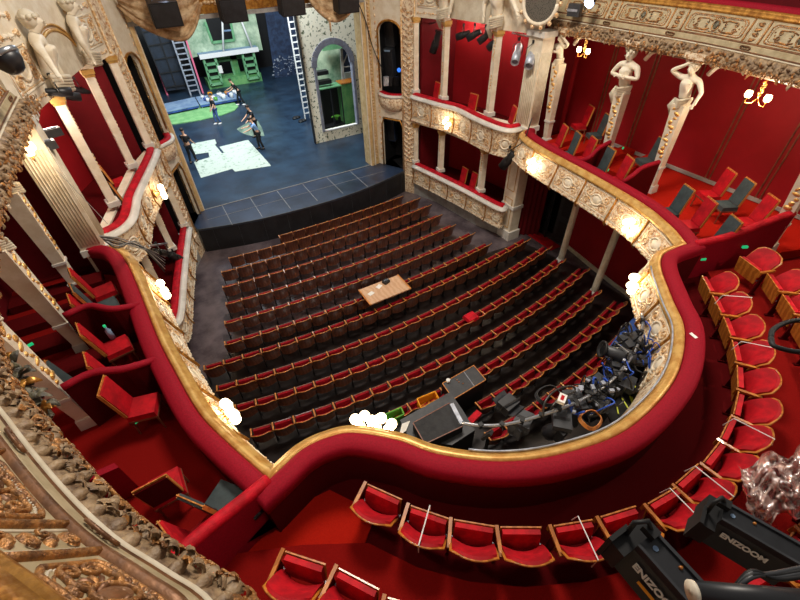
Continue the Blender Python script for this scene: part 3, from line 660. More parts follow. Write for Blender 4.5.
for r_, (y0, (x0, x1)) in enumerate(zip(Y0, XR)):
    rad = 38 if r_ < 8 else (30 if r_ == 8 else 26)
    n = round((x1 - x0) / .535)
    for i in range(n):
        x = x0 + (i + .5) * (x1 - x0) / n; y = y0 + (x - 4.7) ** 2 / (2 * rad) + .22
        if first: o = proto; first = False
        else: o = copy_tree(proto)
        o.location = (x, y, 0); o.rotation_euler.z = math.asin((x - 4.7) / rad)
        o['label'] = 'red stalls seat with brown shell, %s from left in the row %s' % (ORD[i + 1] if n - i > 1 else 'last', NAMES[r_])
        o['group'] = 'folding seats of the stalls'
# coat on a seat back, work table, floor pieces
t = thing('red_cushion', 'loose crimson cushion lying on a seat back right of centre in the stalls', 'cushion', tuple(at(471, 316, z=.85)))
m = MB(); c = at(471, 317, z=.86); m.box(c, (.42, .36, .1), rz=.1, taper=.86); m.build('cover', 'velvet_bright', t)
A_, B_, C_, D_ = (Vector((3.9, 9.95, 1.0)), Vector((3.89, 9.09, 1)), Vector((5.45, 9.12, 1)), Vector((5.46, 9.97, 1)))
t = thing('work_table', 'pale wooden director table standing across the middle stalls rows', 'table', (4.67, 9.53, 0))
m = MB(); m.box((4.67, 9.53, .98), (1.56, .86, .04)); m.build('tabletop', 'table_wood', t)
m = MB(); 
for x in (3.905, 5.435): m.box((x, 9.53, .985), (.05, .88, .05))
m.build('edge_band', 'seat_wood_light', t)
for x in (3.98, 5.36):
    for y in (9.17, 9.89): m = MB(); m.box((x, y, .48), (.05, .05, .96)); m.build('leg', 'black', t)
for px, py, lb, rz in ((371, 293.5, 'left of the two white papers on the wooden work table', .3), (379, 286.5, 'right of the two white papers on the wooden work table', .5)):
    m = MB(); m.box(at(px, py, z=1.006), (.21, .15, .006), rz=rz); o = m.build('paper_sheet', 'paper'); tag(o, lb, 'paper', 'papers on the work table')
t = thing('desk_lamp', 'small black intercom box with knobs on the wooden work table', 'intercom', tuple(at(386, 282, z=1.0))); t.name = 'intercom_box'
c = at(386, 281.5, z=1.05); m = MB(); m.box(c, (.22, .18, .1), rz=.3); m.build('housing', 'black', t)
m = MB()
for dx in (-.06, 0, .06): m.lathe([(.02, 0), (.016, .03)], c + Vector((dx, 0, .05)), 8)
m.build('knob', 'alu', t)

# ================================================================== STAGE SETTING
def person(x, y, z, yaw, label, shirt, trousers, lean=0, armf=(20, 20), elbow=(20, 20), stride=.1, knee=0, head=0, sh=1.72, shoes='black', short=True):
    t = thing('person', label, 'person', (x, y, z)); k = sh / 1.72; cy, sy = math.cos(yaw), math.sin(yaw); kn = R(knee)
    def W(p): p = Vector(p) * k; return Vector((p.x * cy - p.y * sy, p.x * sy + p.y * cy, p.z)) + Vector((x, y, z))
    hip = Vector((0, -.25 * math.sin(kn), .93 - .45 * (1 - math.cos(kn)))); L = R(lean)
    tv = Vector((0, math.sin(L), math.cos(L)))
    j = [(hip, (.13, .1)), (hip + tv * .2, (.12, .09)), (hip + tv * .42, (.155, .1)), (hip + tv * .53, (.07, .06)), (hip + tv * .6, .055)]
    H = Vector((0, math.sin(L + R(head)), math.cos(L + R(head))))
    nk = j[4][0]; j += [(nk + H * .07, (.075, .085)), (nk + H * .17, (.078, .092)), (nk + H * .25, (.05, .06))]
    e = [(0, 1), (1, 2), (2, 3), (3, 4), (4, 5), (5, 6), (6, 7)]
    fwd = Vector((0, math.cos(L + R(head)), -math.sin(L + R(head)))); j.append((nk + H * .1 + fwd * .105, .014)); e.append((5, 8))
    sh_pts = []
    arms = []
    for si, s in enumerate((-1, 1)):
        S = hip + tv * .47 + Vector((s * .17, 0, 0)); a = R(armf[si]); ad = Vector((s * .12, math.sin(a), -math.cos(a))).normalized()
        E = S + ad * .28; b = a + R(elbow[si]); bd = Vector((s * .02, math.sin(b), -math.cos(b))).normalized(); Wd = E + bd * .25; P_ = Wd + bd * .08
        i0 = len(j); j += [(S, .055), (E, .042), (Wd, .028), (P_, (.038, .02))]; e += [(2, i0), (i0, i0 + 1), (i0 + 1, i0 + 2), (i0 + 2, i0 + 3)]
        for f in range(4):
            j.append((P_ + bd * (.08 - .006 * abs(f - 1.5)) + Vector(((f - 1.5) * .02, .01, 0)), .009)); e.append((i0 + 3, len(j) - 1))
        j.append((Wd + bd * .06 + Vector((-s * .045, .02, 0)), .01)); e.append((i0 + 2, len(j) - 1))
        arms.append((S, E, Wd))
    legs = []
    for si, s in enumerate((-1, 1)):
        Hh = hip + Vector((s * .09, 0, -.04)); ft = Vector((s * .1, s * stride, .06)); mid = (Hh + ft) / 2 + Vector((0, .06 + .22 * math.sin(kn), 0))
        i0 = len(j); j += [(Hh, .085), (mid, .058), (ft, .038), (ft + Vector((0, .13, -.025)), (.04, .025))]; e += [(0, i0), (i0, i0 + 1), (i0 + 1, i0 + 2), (i0 + 2, i0 + 3)]; legs.append((Hh, mid, ft))
    body = skin('body', [(W(p), (r if not isinstance(r, (tuple, list)) else r) if k == 1 else (tuple(q * k for q in r) if isinstance(r, (tuple, list)) else r * k)) for p, r in j], e, 'skin', t, 1)
    js = [(hip + tv * -.02, (.15, .12)), (hip + tv * .2, (.14, .11)), (hip + tv * .43, (.175, .12)), (hip + tv * .5, (.09, .08))]; es = [(0, 1), (1, 2), (2, 3)]
    for S, E, Wd in arms:
        i0 = len(js); js += [(S, .068), (S.lerp(E, .75), .06)] + ([(E, .052), (Wd.lerp(E, .1), .04)] if not short else []); es += [(2, i0)] + [(q, q + 1) for q in range(i0, len(js) - 1)]
    skin('shirt', [(W(p), r) for p, r in js], es, shirt, t, 1)
    jt = [(hip + tv * .04, (.14, .11))]; et = []
    for Hh, mid, ft in legs:
        i0 = len(jt); jt += [(Hh, .1), (mid, .075), (ft + Vector((0, 0, .03)), .06)]; et += [(0, i0), (i0, i0 + 1), (i0 + 1, i0 + 2)]
    skin('trousers', [(W(p), r) for p, r in jt], et, trousers, t, 1)
    for Hh, mid, ft in legs:
        m = MB(); m.blob(W(ft + Vector((0, .07, -.02))), (.055, .14, .05), 8, 5, Matrix.Rotation(yaw, 3, 'Z')); m.build('shoe', shoes, t, True)
    m = MB(); hc = nk + H * .2 - fwd * .02; m.blob(W(hc), (.092, .105, .085), 10, 6, Matrix.Rotation(yaw, 3, 'Z')); m.build('hair', 'hair', t, True)
    m = MB()
    for s in (-1, 1): m.blob(W(nk + H * .125 + fwd * .09 + Vector((s * .032, 0, 0))), .012, 6, 4)
    m.build('eyes', 'hair', t, True)
    return t
p = at(219, 124, z=1.1); person(p.x, p.y, 1.1, 1.9, 'person in a black vest and light blue jeans beside the green disc', 'shirt_black', 'jeans', armf=(25, 10), elbow=(20, 15), shoes='white')
p = at(242, 105, z=1.1); person(p.x, p.y, 1.1, 1.5, 'person in black bending over the table of pots', 'shirt_black', 'shirt_black', lean=28, armf=(35, 40), elbow=(30, 30), shoes='white', stride=.2)
p = at(262, 149, z=1.1); person(p.x, p.y, 1.1, 1.5, 'person in a light blue shirt and black trousers leaning over the pale cloth', 'shirt_blue', 'shirt_black', lean=18, armf=(50, 55), elbow=(25, 30), head=15)
p = at(258, 137, z=1.1); person(p.x, p.y, 1.1, 1.9, 'person in a black t-shirt standing behind the light blue shirt', 'shirt_black', 'shirt_black', lean=12, armf=(40, 40), elbow=(20, 20), head=15, sh=1.78)
p = at(193, 163, z=1.1); person(p.x + .05, p.y, 1.1, -.6, 'person in black t-shirt standing by the left proscenium jamb', 'shirt_black', 'shirt_black', armf=(15, 20), elbow=(15, 25), stride=.12)

def floorpoly(name, pts, z, th, mt, label, cat):
    m = MB(); m.prism([tuple(at(a, b, z=z).xy) for a, b in pts], z, z + th); o = m.build(name, mt); return tag(o, label, cat)
floorpoly('painted_disc', [(150, 120), (162, 125.5), (175, 124.5), (200, 120.5), (222, 115.5), (235, 110.5), (238.5, 106.8), (235, 103.6), (226, 102.6), (210, 103), (190, 106), (168, 110), (150, 114)], 1.1, .05, 'disc_green', 'flat light green rounded panel lying on the stage floor', 'stage panel')
floorpoly('paper_pattern', [(191, 144), (215, 139.4), (216.5, 143.5), (215, 145), (222, 153.5), (224, 152.5), (219.5, 147), (248, 140), (270, 164.5), (271, 166), (235, 171.8), (232.5, 169), (201, 178), (194, 162), (209.5, 157.5), (208.5, 152.5), (195, 154.5)], 1.1, .012, 'patch', 'large pale cut out sheet printed with small pattern on the stage floor', 'stage cloth')
# cloth mound the two people handle
t = thing('crumpled_cloth', 'pale grey green cloth spread beside two people on stage', 'cloth', tuple(at(250, 131, z=1.1)))
ring = [at(a, b, z=1.1) for a, b in ((236.6, 129), (243, 125.5), (250, 122.5), (258, 121), (262, 128), (264.5, 136), (256, 136.5), (247, 135), (240, 132))]
cc = sum(ring, Vector()) / len(ring) + Vector((.1, 0, .38)); rows = []
for q in range(6):
    rows.append([r0.lerp(cc, q / 5) + Vector((0, 0, .1 * math.sin(q / 5 * math.pi) * math.sin(i * 2.4))) for i, r0 in enumerate(ring + ring[:1])])
m = MB(); m.grid(rows); m.build('cloth_sheet', 'cloth_grey_green', t, True)
# low tables with pots
def tbl(pts, z, label):
    P4 = [at(a, b, z=z) for a, b in pts]; c = sum(P4, Vector()) / 4; t = thing('stage_table', label, 'table', (c.x, c.y, 1.1))
    m = MB(); m.prism([tuple(p.xy) for p in P4], z - .04, z); m.build('tabletop', 'table_blue', t)
    m = MB(); m.prism([tuple(((p - c) * .99 + c).xy) for p in P4], z - .16, z - .04); m.build('apron', 'blue_cloth', t)
    for p in P4: m = MB(); q = (p - c) * .93 + c; m.box((q.x, q.y, (1.1 + z) / 2 - .06), (.06, .06, z - 1.2)); m.build('leg', 'steel', t)
tbl([(160, 104.5), (194.5, 97), (199, 105), (163, 112.5)], 1.4, 'low grey blue table at the left edge of the stage behind the green disc')
tbl([(195.5, 96.8), (236, 90.8), (242, 97.5), (200, 104.8)], 1.4, 'low grey blue table crowded with pots and cups on stage')
cl = ['white', 'blue_cloth', 'paper', 'yellow_plastic', 'white', 'green_plastic', 'paper', 'white', 'white', 'seat_wood_light', 'blue_cloth', 'white', 'paper', 'white']
cn = {'white': 'white', 'blue_cloth': 'blue', 'paper': 'cream', 'yellow_plastic': 'yellow', 'green_plastic': 'green', 'seat_wood_light': 'tan'}
rnd = random.Random(4)
for i, c_ in enumerate(cl):
    px = 203 + i * 2.65; py = 101.5 - (px - 200) * .17 + (-3.2, 0, 2.2)[i % 3] * .8; b = at(px, py, z=1.4); r0 = rnd.uniform(.1, .17); h0 = rnd.uniform(.16, .34)
    t = thing('paint_pot', '%s pot, %s from the left on the crowded stage table' % (cn[c_], ORD[i + 1]), 'pot', tuple(b), 'pots on the stage table')
    m = MB(); m.lathe([(r0 * .8, 0), (r0, h0), (r0 * .85, h0), (r0 * .7, .03)], b, 10); m.build('pot_body', c_, t, True)
    m = MB(); m.tube([b + Vector((r0, 0, h0)), b + Vector((r0 * .5, 0, h0 + .1)), b + Vector((-r0 * .5, 0, h0 + .1)), b + Vector((-r0, 0, h0))], .01, 4); m.build('handle', 'steel', t)
# painted facade
YF = 37.6
t = thing('painted_facade', 'painted green garden facade with a dark window at the back of the stage', 'stage set', tuple(at(225, 60, y=YF)))
def fp(a, b, y=YF): return at(a, b, y=y)
m = MB()
for poly in ([(184, 14), (203.5, 12), (212.3, 42.5), (213.5, 53.5), (199, 56), (188, 59)], [(227.5, 10), (254, 8), (262.8, 50), (235.5, 51), (234.3, 39.8)], [(212.3, 42.3), (234.3, 39.8), (235.5, 51.2), (213.5, 53.7)]):
    m.slab([fp(a, b) for a, b in poly], (0, .15, 0))
m.build('painted_canvas', 'set_paint', t)
m = MB()
for a, b in (((205, 22), (212.3, 42.5)), ((212.3, 42.5), (234.3, 40)), ((230.5, 22), (234.3, 40))): m.bar(fp(*a, YF - .05), fp(*b, YF - .05), .16, .16)
m.build('window_surround', 'set_lightgreen', t)
m = MB(); m.bar(fp(222.5, 31), fp(232, 30), .1, .1); m.build('window_bar', 'table_blue', t)
t = thing('set_platform', 'green set platform with black doorway and white topped shelf', 'stage set', (6.3, YF, 1.1))
z0s = fp(199, 57, 37.0).z; xa, xb = fp(199, 57, 37.0).x, fp(258, 50.5, 37.0).x
m = MB(); m.box(((xa + xb) / 2, 37.3, z0s + .1), (xb - xa, 1.1, .12)); m.build('shelf_top', 'table_blue', t)
m = MB(); m.box(((xa + xb) / 2, 36.78, z0s + .02), (xb - xa, .08, .3)); m.build('white_fascia', 'white', t)
yb = 37.2; b0, b1 = fp(209, 86.5, yb), fp(262, 79, yb)
m = MB(); m.box(((b0.x + b1.x) / 2, yb + .6, 1.4), (b1.x - b0.x, 1.3, .6)); m.build('plinth', 'set_green', t)
d0, d1 = fp(219, 66, 37.5).x, fp(233, 66, 37.5).x
m = MB(); m.box(((d1 + b1.x - 1.4) / 2, 37.95, (z0s + 1.1) / 2 + .2), (b1.x - 1.4 - d1, .1, z0s - 1.2)); m.box(((xa + xb) / 2, 37.95, z0s - .35), (xb - xa - .5, .1, .6)); m.build('green_wall', 'set_green', t)
m = MB(); m.bar((d0, 37.85, 1.6), (d0, 37.85, z0s - .6), .14); m.bar((d1, 37.85, 1.6), (d1, 37.85, z0s - .6), .14); m.bar((d0, 37.85, z0s - .6), (d1, 37.85, z0s - .6), .14); m.build('door_frame', 'set_lightgreen', t)
for (a, b), lb in (((203, 214.5), 'left'), ((243, 254), 'right')):
    xs, xe = fp(a, 58.5, 37.1).x, fp(b, 57.5, 37.1).x; zt, zb = z0s - .1, 1.45
    t2 = thing('shelf_unit', 'green open shelf unit under the white fascia, the %s one' % lb, 'shelf', ((xs + xe) / 2, 37.1, 1.1)); m = MB()
    for x in (xs, xe): m.bar((x, 37.05, zb), (x, 37.05, zt), .16, .3)
    for q in range(5): zz = zb + (zt - zb) * q / 4; m.box(((xs + xe) / 2, 37.05, zz), (xe - xs, .3, .16))
    m.build('frame', 'set_lightgreen', t2)
    m = MB(); m.box(((xs + xe) / 2, 37.3, (zb + zt) / 2), (xe - xs, .04, zt - zb)); m.build('dark_back', 'black', t2)
m = MB(); m.box((xa + 1.2, 36.87, z0s - .95), (.3, .04, .5)); tag(m.build('notice_sheet', 'paper'), 'white sheet pinned to the left green shelf unit', 'paper')
for (a, b), (c_, d_), lb in (((222, 12), (223.5, 51), 'upright white pole in front of the painted facade'), ((239, 15), (252.5, 49), 'slanting white pole in front of the painted facade')):
    m = MB(); m.tube([fp(a, b, 37.0), fp(c_, d_, 36.9)], .07, 6); tag(m.build('white_pole', 'white', smooth=True), lb, 'pole')
# dark backings beside the set
def flat(name, pts, y, mt, label, th=.12, cat='stage flat'):
    m = MB(); m.slab([at(a, b, y=y) for a, b in pts], (0, th, 0)); return tag(m.build(name, mt), label, cat)
flat('dark_curtain', [(264, 5), (292, 2), (306, 76), (275, 78)], 37.3, 'navy', 'dark blue hanging curtain right of the painted facade', .1, 'curtain')
flat('black_backing', [(120, 20), (300, 0), (318, 90), (150, 112)], 41.5, 'black', 'black masking cloth hanging across the back of the stage')
t = thing('plastic_sheeting', 'crumpled clear plastic sheeting glinting at the foot of the dark curtain', 'plastic sheet', tuple(at(286, 78, z=1.1)))
m = MB(); rnd = random.Random(9)
for i in range(70):
    p = at(rnd.uniform(273, 303), rnd.uniform(56, 76), y=36.6 + rnd.uniform(-.2, .2)); m.blob(p, (rnd.uniform(.03, .12), .03, rnd.uniform(.02, .06)), 5, 3)
m.build('glints', 'alu', t)['kind'] = 'stuff'
t = thing('panelled_flat', 'dark navy panelled stage flat behind the left jamb', 'stage flat', tuple(at(167, 91, y=37.4)))
q4 = [(138, 22), (168, 16), (187, 88.5), (167, 91)]
m = MB(); m.slab([at(a, b, y=37.4) for a, b in q4], (0, .12, 0)); m.build('board', 'navy_panel', t)
m = MB()
L0, L1_ = [Vector(q4[0]), Vector(q4[3])], [Vector(q4[1]), Vector(q4[2])]
for k in range(5):
    a, b = L0[0].lerp(L0[1], .15 + k * .2), L1_[0].lerp(L1_[1], .15 + k * .2); m.bar(at(a.x, a.y, y=37.33), at(b.x, b.y, y=37.33), .07, .07)
for k in (0, .5, 1): a, b = L0[0].lerp(L1_[0], k), L0[1].lerp(L1_[1], k); m.bar(at(a.x, a.y, y=37.33), at(b.x, b.y, y=37.33), .09, .07)
m.build('battens', 'black', t)
for (a, b), lb in (((141, 31), 'left'), ((181.5, 38), 'right')):
    f = at(167.5, 95, z=1.1) if lb == 'left' else at(203, 93, z=1.1)
    m = MB(); m.bar(f, (f.x, f.y, 10.5), .11, .11); tag(m.build('pink_pole', 'pink'), 'thin pink upright pole, the %s one beside the dark panelled flat' % lb, 'pole')
f0, f1 = at(191, 95.5, z=1.1), at(200.3, 94, z=1.1); f1.y = f0.y
t = thing('aluminium_ladder', 'tall aluminium ladder standing upright beside the painted facade', 'ladder', tuple(f0)); m = MB()
for x in (f0.x, f1.x): m = MB(); m.box((x, f0.y, 5.8), (.1, .12, 9.4)); m.build('rail', 'alu', t)
for k in range(26): m = MB(); m.box(((f0.x + f1.x) / 2, f0.y, 1.4 + k * .34), (f1.x - f0.x, .07, .08)); m.build('rung', 'alu', t)
xr0, xr1 = at(302.5, 118, z=1.1), at(309.5, 118, z=1.1)
xr0 = Vector((7.0, 23.6, 1.1)); t = thing('white_ladder', 'narrow pale ladder standing at the left edge of the wallpapered wall', 'ladder', tuple(xr0))
lx = at(302, 100, y=26.5).x; lx2 = at(307.5, 100, y=26.5).x
for x in (lx, lx2): m = MB(); m.box((x, 26.5, 5.4), (.06, .07, 8.5)); m.build('rail', 'white', t)
for k in range(26): m = MB(); m.box(((lx + lx2) / 2, 26.5, 1.5 + k * .32), (lx2 - lx, .05, .06)); m.build('rung', 'white', t)
for (px, py, lb) in ((296, 118, 'left'), (302, 121, 'right')):
    c = at(px, py, z=1.12); m = MB()
    for q in range(5): m.blob(c + Vector((.12 * math.sin(q * 2), .1 * math.cos(q * 1.7), .02)), (.2, .14, .07), 6, 4)
    tag(m.build('cable_heap', 'black', smooth=True), 'small dark heap on the stage near the white ladder, the %s one' % lb, 'cable')
# wallpapered wall with an arch
YM = 22.5; t = thing('wallpaper_wall', 'floral wallpapered set wall with a tall grey arched opening', 'stage set', (8.9, YM, 1.1))
x0, x1 = 7.31, 10.5; i0, i1 = at(323.5, 131, y=YM).x, at(357.5, 123, y=YM).x; zb = at(323.5, 131, y=YM).z; rr = (i1 - i0) / 2; ic = (i0 + i1) / 2; zs = at(332.5, 40.6, y=YM).z - rr
m = MB(); m.box(((x0 + i0) / 2, YM + .09, 5.1), (i0 - x0, .18, 8)); m.box(((x1 + i1) / 2, YM + .09, 5.1), (x1 - i1, .18, 8)); m.box((ic, YM + .09, (1.1 + zb) / 2), (i1 - i0, .18, zb - 1.1))
n = 16
for i in range(n):
    xa_, xb_ = i0 + 2 * rr * i / n, i0 + 2 * rr * (i + 1) / n; za = zs + math.sqrt(max(0, rr * rr - (xa_ - ic) ** 2)); zc = zs + math.sqrt(max(0, rr * rr - (xb_ - ic) ** 2))
    m.add([(xa_, YM, za), (xb_, YM, zc), (xb_, YM, 9.1), (xa_, YM, 9.1), (xa_, YM + .18, za), (xb_, YM + .18, zc)], [(0, 1, 2, 3), (0, 4, 5, 1)])
m.build('papered_panel', 'wallpaper', t)
m = MB(); pts = [Vector((i0, YM, zb)), Vector((i0, YM, zs))] + [Vector((ic - rr * math.cos(math.pi * k / 14), YM, zs + rr * math.sin(math.pi * k / 14))) for k in range(15)] + [Vector((i1, YM, zs)), Vector((i1, YM, zb))]
for a, b in zip(pts[:-1], pts[1:]): m.bar(a, b, .12, .28)
m.build('arch_lining', 'arch_grey', t)
m = MB(); m.bar((i0, YM - .03, zb), (i1, YM - .03, zb), .1, .06); m.build('threshold', 'white', t)
m = MB(); m.box((x0, YM + .05, 5.1), (.04, .28, 8)); m.box((x1, YM + .05, 5.1), (.04, .28, 8)); m.build('edge_strip', 'black', t)
# behind the arch
g0, g1 = at(322, 116, z=1.1), at(344, 117, z=1.1); g2 = at(358, 112, z=1.1)
t = thing('display_cabinet', 'black framed cabinet with plants seen through the arch', 'cabinet', tuple(g0)); yc = 24.3
xc0, xc1 = at(321, 100, y=yc).x, at(342, 100, y=yc).x; zt = at(342, 86, y=yc).z
m = MB(); m.box(((xc0 + xc1) / 2, yc + .55, (zt + 1.1) / 2), (xc1 - xc0, .06, zt - 1.1)); m.box(((xc0 + xc1) / 2, yc + .3, 1.16), (xc1 - xc0, .7, .12)); m.build('carcass', 'black', t)
m = MB()
for x in (xc0, (xc0 + xc1) / 2, xc1): m.bar((x, yc, 1.1), (x, yc, zt), .06)
for z in (1.15, zt): m.bar((xc0, yc, z), (xc1, yc, z), .06)
m.build('door_frame', 'black_satin', t)
m = MB(); m.box(((xc0 + xc1) / 2, yc + .3, zt + .04), (xc1 - xc0 + .1, .75, .06)); m.build('top', 'set_lightgreen', t)
m = MB(); m.box((xc0 - .08, yc + .1, (zt + 1.1) / 2), (.12, .3, zt - 1.1)); m.build('side_post', 'set_lightgreen', t)
t = thing('potted_fern', 'green fern standing in the black cabinet behind the arch', 'plant', ((xc0 + xc1) / 2 + .3, yc + .25, 1.22)); m = MB()
for k in range(26):
    a = k * 2.4; c = Vector(((xc0 + xc1) / 2 + .25, yc + .22, 1.4)); m.tube([c, c + Vector((math.cos(a) * .16, math.sin(a) * .1, .28)), c + Vector((math.cos(a) * .34, math.sin(a) * .18, .22))], [.03, .03, .004], 4)
m.build('fronds', 'green_plastic', t); m = MB(); m.lathe([(.1, 0), (.15, .2)], (c.x, c.y, 1.22), 10); m.build('pot', 'black_satin', t)
xg0, xg1 = xc1 + .03, at(359, 100, y=yc).x + .4
t = thing('green_counter', 'plain green counter right of the black cabinet behind the arch', 'counter', (xg0, yc, 1.1)); m = MB(); m.box(((xg0 + xg1) / 2, yc + .3, (zt + 1.1) / 2 + .1), (xg1 - xg0, .7, zt - 1.0)); m.build('body', 'set_green', t)
m = MB(); m.box(((xg0 + xg1) / 2, yc + .3, zt + .13), (xg1 - xg0 + .04, .8, .05)); m.build('worktop', 'honey_wood', t)
flat('green_backcloth', [(314, 22), (339, 18), (343, 86), (318, 88)], 26.0, 'set_paint', 'pale green streaked painted cloth seen through the arch')
t = thing('dark_window_frame', 'dark braced window frame seen through the arch at the right', 'stage set', tuple(at(346, 70, y=25.5))); m = MB()
m.slab([at(a, b, y=25.6) for a, b in ((340, 30), (352, 28), (356, 70), (343, 72))], (0, .08, 0)); m.build('panel', 'navy', t); m = MB()
m.bar(at(342, 66, y=25.5), at(351, 46, y=25.5), .06); m.bar(at(342, 67, y=25.5), at(355, 66, y=25.5), .06); m.bar(at(339.5, 25, y=25.5), at(343.5, 86, y=25.5), .14); m.build('brace', 'grey_paint', t)
flat('white_notice_board', [(343.5, 73), (355, 71), (358, 84), (345, 86)], 25.8, 'paper', 'white board low at the right of the arch', .06, 'board')
for k, (px, py) in enumerate(((319, 73), (323, 82))):
    c = at(px, py, y=24.6); m = MB(); m.box(c, (1.0 - k * .1, .4, .2)); tag(m.build('black_case', 'black', ), 'black case %s on the green counter behind the arch' % ('upper' if k == 0 else 'lower'), 'case')
c = at(326, 38 + 8, y=25.2); m = MB(); m.box(c + Vector((.35, 0, 0)), (1.3, .5, .35)); tag(m.build('green_canopy', 'set_lightgreen'), 'light green canopy at the top of the arched opening', 'stage set')
# ================================================================== FIRST CIRCLE
def divider(pts, label, th=.1, z0=3.76, main=False):
    P = [at(a, b, z=z) for a, b, z in pts]; t = thing('box_divider', label, 'partition', (P[0].x, P[0].y, z0), None)
    Q = [tuple(p) for p in cr([p.xy for p in P], 4)]; Zs = [v.x for v in cr([Vector((p.z, 0)) for p in P], 4)]
    A = Path(Q); n = len(Q); lo = [Vector((q[0], q[1], z0)) for q in Q]
    L_ = [(p + nn * th / 2) for p, nn in zip(A.p, A.n)]; R_ = [(p - nn * th / 2) for p, nn in zip(A.p, A.n)]
    m = MB(); m.grid([[Vector((p.x, p.y, z0)) for p in L_], [Vector((p.x, p.y, z)) for p, z in zip(L_, Zs)], [Vector((p.x, p.y, z)) for p, z in zip(R_, Zs)], [Vector((p.x, p.y, z0)) for p in R_]], close=True)
    k = len(m.v) // 4; m.f.append((0, k, 2 * k, 3 * k)); m.f.append((k - 1, 2 * k - 1, 3 * k - 1, 4 * k - 1)); m.build('panel', 'carpet_dark' if not main else 'velvet', t)
    m = MB(); m.tube([Vector((q[0], q[1], z)) for q, z in zip(Q, Zs)], th * .62, 8); m.build('velvet_capping', 'velvet_bright' if main else 'velvet', t, True)
    return t
divider([(697, 244, 4.72), (730, 236, 4.8), (765, 223, 4.95), (793, 213, 5.1)], 'long velvet partition between the rear circle rows and the right side boxes', .14, main=True)
divider([(268, 480, 4.7), (236, 506, 4.8), (203, 532, 4.95), (165, 566, 5.1)], 'long velvet partition between the rear circle rows and the left side boxes', .14, main=True)
divider([(581, 161, 4.68), (590, 157, 4.85), (598, 149, 5.0), (610, 142, 5.05)], 'low velvet partition nearest the stage in the right side boxes')
divider([(623, 182, 4.68), (632, 176, 4.85), (642, 168, 5.0), (659, 162, 5.05)], 'low velvet partition farther from the stage in the right side boxes')
divider([(139, 305, 4.68), (112, 309, 4.9), (88, 306, 5.0), (64, 316, 5.05)], 'low velvet partition nearest the stage in the left side boxes')
divider([(155, 360, 4.68), (124, 369, 4.9), (92, 373, 5.0), (62, 388, 5.05)], 'low velvet partition farther from the stage in the left side boxes')
for px, py, z, lb in ((703, 259, 4.3, 'near the end of the velvet rail'), (745, 247, 4.45, 'farther along')):
    c = at(px, py, z=z); m = MB(); m.box(c, (.12, .05, .05), rz=-.5); tag(m.build('step_light', 'green_sign'), 'small green step light on the right main partition, ' + lb, 'light')
c = at(64 * 1.0 + 200 - 2, 511, z=4.3); m = MB(); m.bar(at(254, 519, z=4.35), at(272, 500, z=4.35), .05, .05); tag(m.build('vent_slot', 'black'), 'dark slot fitting on the left main partition', 'vent')
m = MB(); m.box(at(505, 485, z=3.9), (.1, .06, .1)); tag(m.build('floor_socket', 'honey_wood'), 'small wooden fitting on the circle floor behind the rail', 'fitting')
m = MB(); m.box(at(693.5, 335.5, z=4.735), (.06, .13, .006), rz=-.2); tag(m.build('paper_label', 'paper'), 'small white label lying on the velvet rail at the right bend', 'label')

# ---- tip-up seats of the rear circle
cs = make_seat('theatre_chair', .60, .86, 'honey_wood', 'honey_wood', 'seat_red', recl=.24, edge=.011, ctop=5)
for ch in list(cs.children):
    if ch.name.startswith('stand'): ch.data.materials[0] = MAT['carpet_dark']
    if ch.name.startswith('back_cushion'): pass
for ch in cs.children:
    if ch.name.startswith('armrest'):
        bpy.data.objects.remove(ch, do_unlink=True); break
m = MB(); m.box((-.3, -.02, .62), (.045, .36, .04)); m.box((-.3, .14, .57), (.04, .04, .12)); m.build('armrest', 'honey_wood', cs)
ZA = 3.76
rowA = [(374, 511), (423, 534), (474, 547), (527, 552), (586, 547), (636, 534), (685, 515), (712, 490), (738, 465), (752, 437), (762, 410), (762, 380), (757, 352), (748, 326), (736, 303), (724, 282)]
PA = [at(a, b, z=4.48).xy for a, b in rowA]
ctr = Vector((4.4, 6.2)); first = True; OA = []
pathA = Path(PA)
def put_seat(p, d, z, label, group):
    global first
    o = cs if first else copy_tree(cs); first = False
    o.location = (p.x, p.y, z); o.rotation_euler.z = math.atan2(-d.x, d.y); o['label'] = label; o['group'] = group; return o
for i, p in enumerate(PA):
    d = -pathA.n[i].normalized(); d = d if d.dot(ctr - p) > 0 else -d
    OA.append((p + d * .17, d)); put_seat(p + d * .17, d, ZA, 'red seat with wooden arms in the front row of the circle, %s from the left' % (ORD[i + 1] if i < 15 else 'last'), 'front row circle seats')
m = MB()                                            # raised step carrying the second row
inn = [(q - d * .42) for q, d in OA]; outp = [(q - d * 2.6) for q, d in OA]
inn = [Vector((-1.2, 2.75)), Vector((-.3, 2.35))] + inn + [Vector((9.75, 3.0))]; outp = [Vector((-2.6, 1.6))] + outp[2:-2] + [Vector((12.4, 2.0))]
m.prism([tuple(p) for p in inn] + [tuple(p) for p in outp[::-1]], 3.75, 4.02); struct(m, 'floor_second_row', 'carpet_half_shade')
rowB = [];
offB = [(q - d * 1.08) for q, d in OA]; PB = Path([(-.62, 2.1)] + offB + [(9.95, 2.65)])
nB = int(PB.len / .63)
for i in range(nB):
    q = PB.at((i + .5) * PB.len / nB); q2 = PB.at((i + .5) * PB.len / nB + .05); tg = (q2 - q).xy.normalized(); d = Vector((-tg.y, tg.x)); p = q.xy
    d = d if d.dot(ctr - p) > 0 else -d
    put_seat(p, d, 4.02, 'red seat with wooden underside in the second row of the circle, %s from the left' % (ORD[min(i + 1, 26)] if i < nB - 1 else 'last'), 'second row circle seats')
